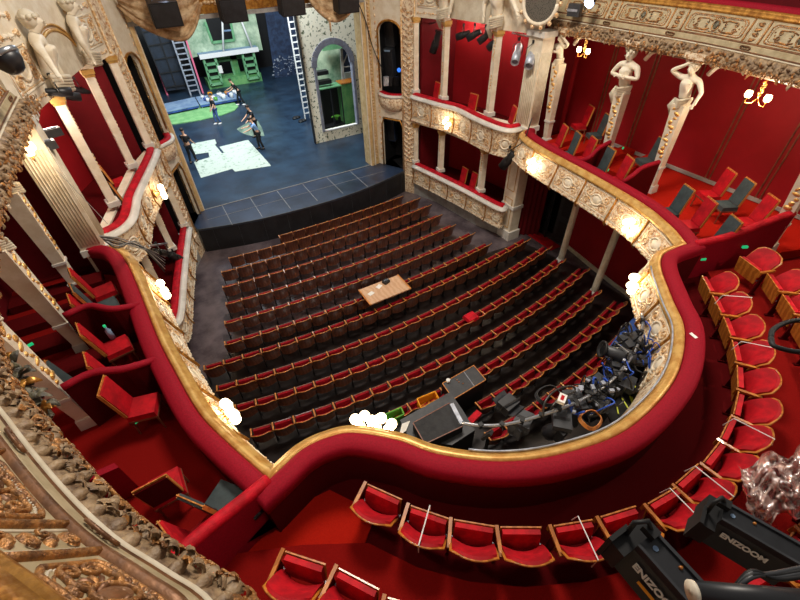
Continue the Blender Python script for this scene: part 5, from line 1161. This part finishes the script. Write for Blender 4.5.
# ================================================================== STAGE LIGHTING GEAR
def spot(p, aim, label, L=.42, r=.11, body='alu', hang=.35, cat='spotlight', group='spotlights hanging in the stage boxes'):
    p = Vector(p); aim = Vector(aim).normalized(); M_ = aim.to_track_quat('Z', 'Y').to_matrix(); t = thing('stage_spotlight', label, cat, tuple(p), group)
    m = MB(); m.lathe([(r * .7, -L * .5), (r * .8, -L * .45), (r * .8, -L * .1), (r, L * .05), (r, L * .5), (r * .86, L * .5), (r * .8, L * .44)], p, 14, M_); m.build('housing', body, t, True)
    m = MB(); m.lathe([(r * .8, L * .43), (r * .5, L * .46)], p, 14, M_); m.build('lens', 'mirror_lens', t, True)
    lat = M_ @ Vector((1, 0, 0)); m = MB(); m.tube([p + lat * r * 1.15, p + lat * r * 1.1 + Vector((0, 0, hang * .6)), p + Vector((0, 0, hang)), p - lat * r * 1.1 + Vector((0, 0, hang * .6)), p - lat * r * 1.15], .014, 5); m.build('yoke', 'dark_steel', t, True)
    m = MB(); m.box(p + Vector((0, 0, hang + .03)), (.06, .06, .09)); m.build('clamp', 'black', t)
    return t
def pipe(a, b, label, r=.024, mt='steel'):
    m = MB(); m.tube([a, b], r, 8); return tag(m.build('lighting_bar', mt, smooth=True), label, 'lighting bar')
# right upper boxes
def bx(px, py, x): return at(px, py, x=x)
pipe(bx(426, 25, 10.8), bx(447, 19, 10.8), 'short bar across the top of the right box bay nearest the stage')
pipe(bx(460, 18, 10.95), bx(498, 23, 10.95), 'bar across the top of the middle right box bay')
pipe(bx(512, 33, 11.25), bx(541, 39, 11.25), 'bar across the top of the right box bay beside the fluted pilaster')
spot(bx(436, 42, 10.8), (-.2, .3, -1), 'black spotlight pointing down in the right box bay nearest the stage', .8, .15, 'black')
for k, (px, py) in enumerate(((463, 35), (474, 35), (485, 37), (494, 43))): spot(bx(px, py, 10.95), (-.6, .7, -.3 - .2 * k), 'black spotlight in the middle right box bay, %s from the stage' % ORD[k + 1], .52, .12, 'black', .28)
spot(bx(517, 54, 11.2), (-.6, -.5, -.5), 'silver spotlight at left of the pair in the right box bay by the pilaster', .72, .14, 'alu', .4)
spot(bx(531, 57, 11.2), (-.6, -.5, -.5), 'silver spotlight at right of the pair in the right box bay by the pilaster', .76, .15, 'alu', .4)
spot(at(508, 160, x=10.55), (-.3, .5, -1), 'black moving head hanging beside the right fluted pilaster', .7, .17, 'black', .45, 'spotlight', None)
m = MB(); m.tube([Vector(q) for q in cr([at(532, 118, x=10.9), at(524, 140, x=10.7), at(514, 148, x=10.6), at(508, 152, x=10.55)], 4)], .02, 5); tag(m.build('cable_run', 'dark_steel', smooth=True), 'bunched cable dropping past the right fluted pilaster', 'cable')
# chairs inside the stage boxes
for a, kind, rz, lb, zt, fz in ((( 473, 102), 'red', 100, 'red chair in the middle bay of the right upper stage box', 4.9, 4.06), ((513, 115), 'red', 70, 'red chair in the right upper stage box beside the fluted pilaster', 4.9, 4.06), ((437, 90), 'red', 90, 'red chair in the right upper stage box bay nearest the stage', 4.9, 4.06),
        ((464, 175), 'red', 90, 'red chair at left in the middle bay of the lower right stage box', 1.7, .9), ((474, 180), 'red', 90, 'red chair at right in the middle bay of the lower right stage box', 1.7, .9),
        ((112, 190), 'grey', -60, 'grey chair in the left upper stage box beside the fluted pilaster', 4.9, 4.06), ((103, 172), 'red', -70, 'red chair in the middle bay of the left upper stage box', 4.9, 4.06)): chair(a[0], a[1], None, kind, rz, lb, zt, fz)
# left upper boxes
def lx_(px, py, x): return at(px, py, x=x)
pipe(lx_(30, 84, -2.1), lx_(72, 68, -1.6), 'silver bar across the left box bay near the bare torso figure')
for k, (px, py) in enumerate(((58, 92), (68, 96), (80, 90))): spot(lx_(px, py, -1.65), (.9, .3, -.2 - .1 * k), 'black spotlight with blue glint in the left box bay, %s from the rear' % ORD[k + 1], .5, .1, 'black_satin', .3)
pipe(lx_(58, 70, -2.0), lx_(106, 150, -2.0), 'black conduit standing behind the middle left box bay', .05, 'black')
p0 = at(70, 190, x=-2.0); m = MB(); m.tube([at(45, 158, x=-2.2), at(108, 224, x=-1.7)], .006, 4); tag(m.build('thin_wire', 'grey_paint'), 'thin pale wire slanting past the left fluted pilaster', 'wire')
# flood lights below the upper circle at far left
for k, (px, py) in enumerate(((50, 133), (44, 146))):
    c = at(px, py, z=7.0); t = thing('flood_light', 'grey box flood light hung below the upper garland at far left, %s one' % ('upper' if k == 0 else 'lower'), 'floodlight', tuple(c)); q = Matrix.Rotation(.3, 3, 'Z')
    m = MB(); m.box(c, (.42, .2, .16), M=q); m.build('housing', 'case_grey', t); m = MB(); m.box(c + Vector((.02, 0, .09)), (.26, .05, .02), M=q); m.build('vent', 'alu', t); m = MB(); m.tube([c + Vector((-.2, 0, .05)), c + Vector((-.25, .1, .45))], .02, 5); m.build('arm', 'black', t)
c = at(8, 60, z=8.7); t = thing('dome_lamp', 'black bowl shaped lamp with shiny rim at the left edge', 'lamp', tuple(c)); M_ = Vector((.35, -.3, -1)).to_track_quat('Z', 'Y').to_matrix()
m = MB(); m.lathe([(.06, .2), (.12, .17), (.19, .05), (.22, -.1), (.2, -.1), (.17, .0)], c, 24, M_); m.build('bowl', 'black_satin', t, True); m = MB(); m.lathe([(.215, -.04), (.228, -.06), (.228, -.1), (.215, -.12)], c, 24, M_); m.build('rim', 'steel', t, True)
# cluster on the left lower box
pipe(at(149, 246, x=-1.2), at(181, 241, x=-1.2), 'short bar across the opening of the left lower stage box', .03)
spot(at(176, 258, x=-1.1), (.5, .3, -1), 'black moving head hanging in the left lower stage box', .6, .16, 'black', .3, 'spotlight', None)
spot(at(160, 252, x=-1.2), (.6, .2, -.6), 'grey spotlight on the bar of the left lower stage box', .4, .09, 'dark_steel', .25, 'spotlight', None)
t = thing('cable_loom', 'loom of grey cables slung from the left fluted pilaster to the lower box bar', 'cable', tuple(at(110, 236, x=-1.6)))
for k in range(6):
    m = MB(); m.tube([Vector(q) for q in cr([at(100 + k, 236 + k, x=-1.7), at(118, 238 + 2 * k, x=-1.55), at(135, 244 + 3 * math.sin(k), x=-1.4), at(150, 250 + k, x=-1.3), at(165, 257 + 3 * k, x=-1.2)], 4)], .016, 5); m.build('cable_strand', 'dark_steel' if k % 2 else 'grey_paint', t, True)
# speakers in the right niches
for (px, py, z_), lb in (((390.5, 30, 7), 'upper grey loudspeaker in the right arched niche'), ((390, 62, 6), 'lower grey loudspeaker in the right arched niche'), ((392, 128, 3), 'dark blue loudspeaker in the lower opening on the right')):
    c = at(px, py, y=18.4); t = thing('loudspeaker', lb, 'speaker', tuple(c)); q = Matrix.Rotation(-.9, 3, 'Z') @ Matrix.Rotation(.12, 3, 'X'); m = MB(); m.box(c, (.42, .4, 1.15), M=q); m.build('cabinet', 'case_grey' if 'grey' in lb else 'navy', t)
    m = MB(); m.box(c + q @ Vector((0, -.21, 0)), (.36, .02, 1.05), M=q); m.build('grille', 'black_satin', t); m = MB(); m.box(c + q @ Vector((0, -.22, .52)), (.26, .03, .06), M=q); m.build('handle', 'table_blue', t)
t = thing('equipment_pile', 'tangle of small black gear on the right niche balcony', 'equipment', tuple(at(392, 80, y=17.6)))
for k in range(9):
    m = MB(); c = at(386 + (k % 3) * 5, 78 + (k // 3) * 3, y=17.55); m.box(c, (.2, .14, .12), rz=k); m.build('gear_box', 'black' if k % 3 else 'alu', t)
m = MB(); m.blob(at(399, 70, y=17.7), .09); tag(m.build('blue_lamp', 'blue_led', smooth=True), 'small glowing blue lamp in the right niche', 'lamp')
# flood above the right boxes with its glare
c = at(590, 2, x=11.4); t = thing('flood_light', 'blindingly bright white floodlight at the top above the right boxes', 'floodlight', tuple(c)); M_ = (CAM * .3 + Vector((4, 10, 2)) * .7 - c).to_track_quat('Z', 'Y').to_matrix()
m = MB(); m.lathe([(.1, -.2), (.14, 0), (.15, .04)], c, 14, M_); m.build('housing', 'black', t, True); m = MB(); m.lathe([(.13, .045), (.05, .06)], c, 14, M_); m.build('glass', 'flood_glass', t, True)
c = at(575, 10, x=11.6); t = thing('flood_light', 'grey floodlight in the round opening beside the bright one', 'floodlight', tuple(c)); m = MB(); m.box(c, (.2, .36, .3), rz=.3); m.build('housing', 'case_grey', t); m = MB(); m.box(c + Vector((-.11, 0, 0)), (.02, .3, .06), rz=.3); m.build('vent', 'alu', t)

# ---- curved truss pipe and moving lights below the rear circle rim
PZ = 4.05
pp_ = [(462, 423), (480, 425.5), (500, 425), (522, 421), (545, 414), (570, 405), (592, 394), (612, 380), (628, 362), (638, 345), (643, 325), (642, 314)]
bar = [Vector((q.x, q.y, PZ)) for q in (at(a, b, z=PZ) for a, b in pp_)]; BP = Path([p.xy for p in bar])
t = thing('curved_lighting_bar', 'grey curved pipe hung along the rear of the circle parapet', 'lighting bar', tuple(bar[0])); m = MB(); m.tube([Vector(q) for q in cr(bar, 4)], .03, 8); m.build('pipe', 'steel', t, True)
for k in range(14): m = MB(); c = BP.at(.3 + k * BP.len / 14.5, 0, PZ); m.box(c, (.07, .07, .1), rz=k * .3); m.build('clamp', 'black', t)
def mover(a, u, yaw, label, sc=1.0, body='black_satin', drop=.12, plate='case_grey'):
    b = BP.at(a, u, PZ - drop); t = thing('moving_light', label, 'moving light', tuple(b), None); q = Matrix.Rotation(yaw, 3, 'Z')
    W = lambda x, y, z: b + q @ (Vector((x, y, z)) * sc)
    m = MB(); m.box(W(0, 0, -.06), (.36 * sc, .3 * sc, .12 * sc), M=q); m.build('base', plate, t)
    m = MB()
    for s in (-1, 1): m = MB(); m.bar(W(s * .19, 0, -.1), W(s * .19, 0, -.42), .06 * sc, .14 * sc); m.build('yoke_arm', body, t)
    h = W(0, .02, -.4); M_ = (q @ Vector((.1, .6, -.8))).to_track_quat('Z', 'Y').to_matrix(); m = MB(); m.lathe([(.09 * sc, -.2 * sc), (.13 * sc, -.14 * sc), (.15 * sc, .05 * sc), (.13 * sc, .2 * sc), (.1 * sc, .22 * sc)], h, 12, M_); m.build('head', body, t, True)
    m = MB(); m.lathe([(.1 * sc, .2 * sc), (.06 * sc, .23 * sc)], h, 12, M_); m.build('lens', 'mirror_lens', t, True)
    m = MB(); m.box(W(0, 0, -.01), (.05, .26 * sc, .03), M=q); m.build('handle', 'black', t)
    return t
fr = [.22, .34, .43, .5, .57, .64, .71, .78, .86]
for k, f_ in enumerate(fr): mover(BP.len * f_, (-.12 if k % 2 else .1), .5 + k * .3, 'dark moving light under the curved pipe, %s from its left end' % ORD[k + 1], .9 + .1 * (k % 3), 'black_satin' if k % 2 else 'case_grey')
c = at(618, 354, z=4.0); q = Matrix.Rotation(2.4, 3, 'Z'); t = thing('profile_lantern', 'grey profile lantern pointing to the stalls above the curved pipe', 'lantern', tuple(c)); M_ = (q @ Vector((1, 0, .25))).to_track_quat('Z', 'Y').to_matrix()
m = MB(); m.lathe([(.12, -.3), (.15, -.25), (.15, .0), (.11, .05), (.11, .3)], c, 12, M_); m.build('barrel', 'case_grey', t, True); m = MB(); m.lathe([(.16, .29), (.17, .33), (.14, .33), (.12, .3)], c, 12, M_); m.build('lens_ring', 'black', t, True)
m = MB(); m.tube([c + Vector((0, .17, 0)), c + Vector((0, .15, .2)), c + Vector((0, -.15, .2)), c + Vector((0, -.17, 0))], .015, 5); m.build('yoke', 'dark_steel', t)
c = at(508, 405, z=3.9); t = thing('barn_door_lantern', 'dark box lantern with barn doors under the left part of the curved pipe', 'lantern', tuple(c)); q = Matrix.Rotation(.15, 3, 'Z')
m = MB(); m.box(c, (.3, .24, .2), M=q); m.build('housing', 'black_satin', t)
for yy, a_ in ((.17, .6), (-.17, -.6)): m = MB(); m.box(c + q @ Vector((0, yy, .02)), (.3, .14, .012), M=q @ Matrix.Rotation(a_, 3, 'X')); m.build('barn_door', 'case_grey', t)
m = MB(); m.tube([c + Vector((-.17, 0, 0)), c + Vector((-.17, -.05, .14)), c + Vector((.17, -.05, .14)), c + Vector((.17, 0, 0))], .015, 5); m.build('yoke', 'dark_steel', t)
c = at(483, 438, z=3.9); m = MB(); m.bar(c, c + Vector((.05, -.1, .28)), .09, .05); tag(m.build('lamp_bracket', 'black'), 'short black arm hanging from the left end of the curved pipe', 'bracket')
rnd = random.Random(71)
for k in range(26):
    b_ = BP.at(BP.len * rnd.uniform(.36, .9), rnd.uniform(-.2, .25), PZ + rnd.uniform(-.1, .12)); m = MB(); m.box(b_, (rnd.uniform(.04, .1), rnd.uniform(.03, .07), rnd.uniform(.03, .06)), rz=rnd.uniform(0, 3)); tag(m.build('metal_clamp', 'alu' if k % 2 else 'dark_steel'), 'small silver or grey clamp among the cables on the curved pipe', 'clamp', 'clamps on the curved pipe')
rnd = random.Random(33)
t = thing('cable_tangle', 'tangle of black and blue cables over the moving lights on the curved pipe', 'cable', tuple(BP.at(BP.len * .5, 0, PZ)))
for k in range(34):
    a = BP.len * rnd.uniform(.4, .9); u = rnd.uniform(-.2, .3); pts = []
    for q in range(6): a += rnd.uniform(-.16, .16); u = max(-.35, min(.35, u + rnd.uniform(-.16, .16))); pts.append(BP.at(a, u, PZ + rnd.uniform(-.25, .14)))
    m = MB(); m.tube([Vector(p) for p in cr(pts, 4)], rnd.choice((.01, .013, .018)), 5); m.build('cable_strand', ('cable_blue' if k % 3 == 0 else ('black' if k % 3 == 1 else 'dark_steel')), t, True)
for k, (px, py, r_) in enumerate(((590, 420, .2), (548, 396, .24))):
    c = at(px, py, z=3.95); m = MB()
    for q in range(3): m.tube([c + Vector((math.cos(a * math.pi / 8) * r_ * (1 - .06 * q), math.sin(a * math.pi / 8) * r_ * (.8 - .05 * q), .02 * q + .03 * math.sin(a))) for a in range(17)], .014, 5)
    tag(m.build('coiled_cable', 'honey_wood' if k == 0 else 'black', smooth=True), ('tan' if k == 0 else 'black') + ' coil of cable hanging on the curved pipe', 'cable')
t = thing('control_box', 'white box with red mark among the cables on the curved pipe', 'box', tuple(at(562, 399, z=4.2))); c = at(562, 399, z=4.25); m = MB(); m.box(c, (.18, .12, .07), rz=.5); m.build('case_body', 'paper', t); m = MB(); m.box(c + Vector((0, 0, .037)), (.1, .05, .006), rz=.5); m.build('red_mark', 'velvet_bright', t)
t = thing('frame_handle', 'black tubular frame with rounded corners around the cable tangle', 'frame', tuple(at(555, 405, z=4.2))); m = MB(); m.tube([Vector(q) for q in cr([at(543, 417, z=4.1), at(545, 402, z=4.2), at(556, 390, z=4.25), at(572, 386, z=4.2), at(574, 392, z=4.15), at(560, 398, z=4.2), at(551, 408, z=4.15)], 4)], .02, 6); m.build('tube_frame', 'dark_steel', t, True)
t = thing('black_cloth', 'black cloth bearing yellow rope strokes under the right end of the curved pipe', 'cloth', tuple(at(620, 405, z=3.6)))
P4 = [at(606, 412, z=3.62), at(612, 424, z=3.62), at(642, 396, z=3.62), at(632, 382, z=3.62)]; m = MB(); m.slab(P4, (0, 0, -.03)); m.build('cloth_sheet', 'black', t)
for a_ in ([(617, 407), (618.5, 414)], [(622, 398), (628, 408), (631, 410), (634, 408), (630, 396)], [(633, 401), (631, 391), (639, 397), (635, 386)]): m = MB(); m.tube([at(a, b, z=3.65) for a, b in a_], .014, 5); m.build('yellow_rope', 'rope_yellow', t)
m = MB(); m.slab([at(604, 354, z=.95), at(620, 332, z=.95), at(640, 312, z=.95), at(648, 330, z=.95), (at(640, 345, z=.95)), at(610, 364, z=.95)], (0, 0, .05)); tag(m.build('blue_cover', 'blue_cloth'), 'bright blue cloth over the rear stalls at right', 'cloth')
# ---- flight cases and boxes in the rear stalls
def at4(pts, z): return [at(a, b, z=z) for a, b in pts]
def case(name, pts, z1, z0, label, cat, top, side_, edge=None):
    P4 = at4(pts, z1); c = sum(P4, Vector()) / len(P4); t = thing(name, label, cat, (c.x, c.y, z0)); m = MB(); m.prism([tuple(p.xy) for p in P4], z0, z1 - .02); m.build('body', side_, t)
    m = MB(); m.prism([tuple(((p - c) * 1.0 + c).xy) for p in P4], z1 - .02, z1); m.build('lid', top, t)
    if edge:
        m = MB()
        for a, b in zip(P4, P4[1:] + P4[:1]): m.bar(a, b, .02, .02)
        m.build('edge_trim', edge, t)
    return t, c
t, c = case('flight_case', [(442.3, 383.5), (453.5, 399.3), (485.8, 379.8), (473.8, 365.5)], 1.0, .02, 'grey flight case with tan edges and a mug on its lid', 'flight case', 'case_grey', 'black', 'seat_wood_light')
m = MB(); m.bar(at(464, 372, z=1.004), at(474.5, 386.5, z=1.004), .012, .01); m.build('lid_seam', 'alu', t)
c = at(448, 382, z=1.0); t = thing('mug', 'white mug standing on the grey flight case', 'mug', tuple(c)); m = MB(); m.lathe([(.05, 0), (.055, .1), (.045, .1), (.04, .02)], c, 12); m.build('cup', 'white', t, True); m = MB(); m.tube([c + Vector((.05, 0, .08)), c + Vector((.085, 0, .06)), c + Vector((.05, 0, .03))], .008, 5); m.build('handle', 'white', t, True)
for px, py in ((459, 382), (463, 383.5), (457, 380)): m = MB(); m.box(at(px, py, z=1.012), (.03, .02, .02)); tag(m.build('small_part', 'honey_wood'), 'tiny brown piece lying on the grey flight case', 'part', 'bits on the flight case')
case('mixing_desk_case', [(400, 420), (450, 392), (462, 409), (475, 430), (452, 445), (410, 440)], 1.15, .02, 'large dark desk case under the draped box in the rear stalls', 'desk', 'case_grey', 'black')
t, c = case('draped_box', [(413, 423), (449.5, 403), (463, 426), (425, 444)], 1.45, 1.15, 'black cloth covered box with tan edge on the dark desk', 'box', 'cloth_dark', 'cloth_dark', 'seat_wood')
m = MB(); m.bar(at(451.5, 404, z=1.47), at(462, 424, z=1.47), .1, .05); tag(m.build('white_strip', 'alu'), 'white strip beside the draped box', 'fitting')
m = MB(); m.slab(at4([(402, 424), (410, 421), (406, 431), (399, 436)], 1.2), (0, 0, .01)); tag(m.build('paper_sheet', 'paper'), 'white sheet on the left end of the dark desk', 'paper')
for pts, mt, lb in (([(417, 399), (435, 391.5), (439, 399), (421, 408)], 'yellow_plastic', 'yellow plastic crate behind the dark desk'), ([(384, 415), (401, 407.5), (404, 414), (388, 422)], 'green_plastic', 'green wire basket behind the rear parapet')):
    P4 = at4(pts, .95); c = sum(P4, Vector()) / 4; t = thing('plastic_crate' if 'crate' in lb else 'wire_basket', lb, 'crate', (c.x, c.y, .5)); m = MB()
    for a, b in zip(P4, P4[1:] + P4[:1]): m.bar(a - Vector((0, 0, .14)), b - Vector((0, 0, .14)), .03, .28) if False else m.slab([a, b, b - Vector((0, 0, .3)), a - Vector((0, 0, .3))], (c - (a + b) / 2).normalized() * .02)
    m.build('sides', mt, t); m = MB(); m.prism([tuple(p.xy) for p in P4], .64, .67); m.build('base', mt, t)
    m = MB()
    for a, b in zip(P4, P4[1:] + P4[:1]): m.tube([a, b], .02, 5)
    m.build('rim', mt, t)
m = MB(); m.box(at(474, 418, z=.93), (.42, .16, .12), rz=.25); tag(m.build('red_roll', 'velvet_bright'), 'dark red padded roll on the stalls seats beside the curved pipe', 'cushion')

# ---- zoom lanterns hung just in front of the camera position at lower right
def font_text(txt, p, M, size, mt, parent, name='lettering'):
    cu = bpy.data.curves.new(name, 'FONT'); cu.body = txt; cu.size = size; cu.extrude = .0008; cu.offset = .0016; cu.materials.append(MAT[mt]); o = bpy.data.objects.new(name, cu); col.objects.link(o)
    bpy.context.view_layer.update(); me = bpy.data.meshes.new_from_object(o.evaluated_get(bpy.context.evaluated_depsgraph_get())); bpy.data.objects.remove(o, do_unlink=True)
    o = bpy.data.objects.new(name, me); col.objects.link(o); o.parent = parent; o.matrix_local = Matrix.Translation(Vector(p) - Vector(parent['_o'])) @ M.to_4x4(); return o
def zoom(A, B, W_, z, hh, label, lab=True):
    """A,B: image points of the long top edge on the left/front side at height z; W_: image point fixing the width"""
    a, b, w_ = at(*A, z=z), at(*B, z=z), at(*W_, z=z)
    ux = (b - a).normalized(); wd = (w_ - a); wd -= wd.dot(ux) * ux; wl = wd.length; uy = wd.normalized(); L = (b - a).length; uz = Vector((0, 0, 1))
    t = thing('zoom_lantern', label, 'stage lantern', tuple(a)); T = lambda x, y, q: a + ux * x + uy * y + uz * q
    def bxx(m, x0, x1, y0, y1, q0, q1): m.add([T(x, y, q) for q in (q0, q1) for x, y in ((x0, y0), (x1, y0), (x1, y1), (x0, y1))], [(3, 2, 1, 0), (4, 5, 6, 7), (0, 1, 5, 4), (1, 2, 6, 5), (2, 3, 7, 6), (3, 0, 4, 7)])
    m = MB(); bxx(m, 0, L, 0, wl, -.03, 0); m.add([T(0, 0, -.03), T(L, 0, -.03), T(L, -.035, -hh), T(0, -.035, -hh), T(0, wl, -.03), T(L, wl, -.03), T(L, wl + .02, -hh), T(0, wl + .02, -hh)], [(0, 1, 2, 3), (7, 6, 5, 4), (0, 4, 5, 1), (3, 2, 6, 7), (0, 3, 7, 4), (1, 5, 6, 2)]); m.build('housing', 'black_satin', t)
    m = MB(); bxx(m, 0, L, wl - .012, wl, 0, .01); bxx(m, 0, L, 0, .01, 0, .008); m.build('top_edges', 'case_grey', t)
    m = MB(); bxx(m, -.05, 0, -.045, wl + .02, -hh * 1.02, -.035); bxx(m, -.065, -.05, -.055, wl * .35, -hh * 1.02, -.01); m.build('colour_frame_holder', 'black', t)
    m = MB(); m.tube([T(-.045, .02, -.03), T(-.05, wl * .3, .045), T(-.03, wl * .7, .055), T(0, wl * .8, .005)], .009, 6); m.build('front_handle', 'black', t, True)
    m = MB(); bxx(m, -.03, .015, wl * .55, wl * .95, -.0, .03); m.build('front_catch', 'black', t)
    m = MB(); m.lathe([(.009, 0), (.009, .003)], T(.035, wl * .5, .0), 12); m.build('round_badge', 'green_plastic' if False else 'table_blue', t)
    m = MB(); m.lathe([(.007, 0), (.005, .008)], T(.11, wl * .72, 0), 8); m.build('screw', 'honey_wood', t, True)
    # lettering on the sloping side
    sd = (T(0, -.035, -hh) - T(0, 0, -.03)).normalized(); nrm = ux.cross(-sd).normalized(); nrm = nrm if nrm.dot(-uy) > 0 else -nrm
    Mx = Matrix((ux, -sd, nrm)).transposed()
    if Mx.determinant() < 0: Mx = Matrix((ux, -sd, ux.cross(-sd))).transposed()
    font_text('ENIZOOM', T(.03, -.006, -.03) + sd * .05 + nrm * .003, Mx, .036, 'letter_white', t)
    if lab: m = MB(); p = T(.07, -.008, -.03) + sd * .07 + nrm * .002; m.add([p, p + ux * .06, p + ux * .06 + sd * .014, p + sd * .014], [(0, 1, 2, 3)]); m.add([q + nrm * .001 for q in m.v], [(0, 1, 2, 3)]); m.build('orange_sticker', 'orange_label', t)
    return t, T, L
ZL = 8.55
t, T, L = zoom((637, 546), (690, 606), (657, 533), ZL, .16, 'black zoom lantern with white lettering and orange sticker, the nearer of two')
t2_, T_, L_ = zoom((721, 520), (800, 566), (742, 511), ZL - .35, .17, 'black zoom lantern at the lower right corner, the farther of two', False)
a, b = at(693, 592, z=8.85), at(840, 604, z=8.85)
t = thing('near_lighting_bar', 'thick black pipe with a pale open end at the bottom right corner', 'lighting bar', tuple(a)); m = MB(); d = (b - a).normalized(); m.tube([a, b], .026, 20, cap=True); m.build('pipe', 'black_satin', t, True)
M_ = d.to_track_quat('Z', 'Y').to_matrix(); m = MB(); m.lathe([(.0265, -.006), (.0265, .004), (.01, .004), (.01, -.006)], a, 20, M_); m.build('end_ring', 'cream', t, True)
t = thing('cable_bundle', 'black cables tied along the near pipe at the bottom right', 'cable', tuple(at(760, 575, z=8.8)))
for k in range(4): m = MB(); m.tube([Vector(q) for q in cr([at(735, 590 - k, z=8.83), at(752, 577 - k * 2, z=8.86), at(775, 573 + k * 2, z=8.84), at(800, 568 + k * 3, z=8.84), at(830, 562 + k * 3, z=8.84)], 4)], .006, 6); m.build('cable_strand', 'black' if k % 2 else 'case_grey', t, True)
# black hoop and plastic bag
t = thing('black_hoop', 'black oval hoop of thick tube at the right edge above the circle seats', 'hoop', tuple(at(785, 345, z=6.6))); ce = [(771, 338), (773, 330), (785, 323), (800, 320.5), (820, 324), (832, 338), (820, 350), (800, 352), (783, 349), (773, 345), (771, 338)]
m = MB(); m.tube([Vector(q) for q in cr([at(a, b, z=6.6) for a, b in ce], 4)], .028, 8); m.build('tube_ring', 'black', t, True)
m = MB(); m.bar(at(818, 350, z=6.6), at(818, 350, z=6.6) + Vector((.5, -.2, .9)), .04); m.build('bracket', 'black', t)
t = thing('plastic_bag', 'crumpled translucent plastic sheeting over the second row seats at lower right', 'plastic sheet', tuple(at(775, 480, z=5.0)))
rows = []; rnd = random.Random(5)
for i in range(15):
    r_ = []
    for j in range(15):
        px = 752 + i * 5.0 - j * 1.0; py = 527 - j * 4.4 - (i * 1.4) + 6 * math.sin(i * .8); z = 5.0 + .1 * math.sin(i * 1.7 + j * .6) + .08 * math.sin(j * 2.1 - i) + rnd.uniform(-.03, .03) - .28 * ((i - 7) ** 2 + (j - 7) ** 2) / 98
        r_.append(at(px + rnd.uniform(-1.5, 1.5), py + rnd.uniform(-1.5, 1.5), z=z))
    rows.append(r_)
m = MB(); m.grid(rows); m.build('film', 'plastic_film', t, True)
# ================================================================== LIGHT
w = bpy.data.worlds.new('world'); scene.world = w; w.use_nodes = True
w.node_tree.nodes['Background'].inputs[0].default_value = (1.0, .93, .86, 1); w.node_tree.nodes['Background'].inputs[1].default_value = .24
alight('house_chandelier', (4.8, 7.5, 15.5), (4.8, 7.5, 0), 1500, (1, .9, .78), 3, 3)
alight('stage_work_light', (4.6, 27, 13.5), (4.6, 27.5, 0), 1900, (.78, .9, 1), 7, 7)
alight('stage_front_light', (4.6, 21, 12), (4.6, 38, 3), 1800, (.88, .96, 1), 3, 2)
alight('unseen_circle_spot', (-.1, 2.0, 7.3), (.2, 2.1, 3.7), 90, (1, .84, .7), .1, spot=115)  # unseen spot for the pool of light on the left floor
alight('unseen_circle_spot', (8.2, .6, 7.35), (7.2, .9, 3.9), 190, (1, .86, .74), .12, spot=140)  # unseen spot added to brighten the rear circle below the slab
alight('apron_light', (4.6, 15.5, 13), (4.6, 17.2, 1.1), 900, (.7, .84, 1), .3, spot=40)  # unseen cool spot added for the blue sheen on the forestage
plight('box_lamp', (-3.2, 4.3, 7.1), 28, (1, .8, .62), .1)
for s in (-1, 1):
    for y in (12.0, 13.7, 15.4): plight('stage_box_lamp', (4.8 + s * (7.1 if s > 0 else 6.9), y, 7.2), 42, (1, .82, .68), .1)
for o in bpy.data.objects:
    if '_o' in o: del o['_o']
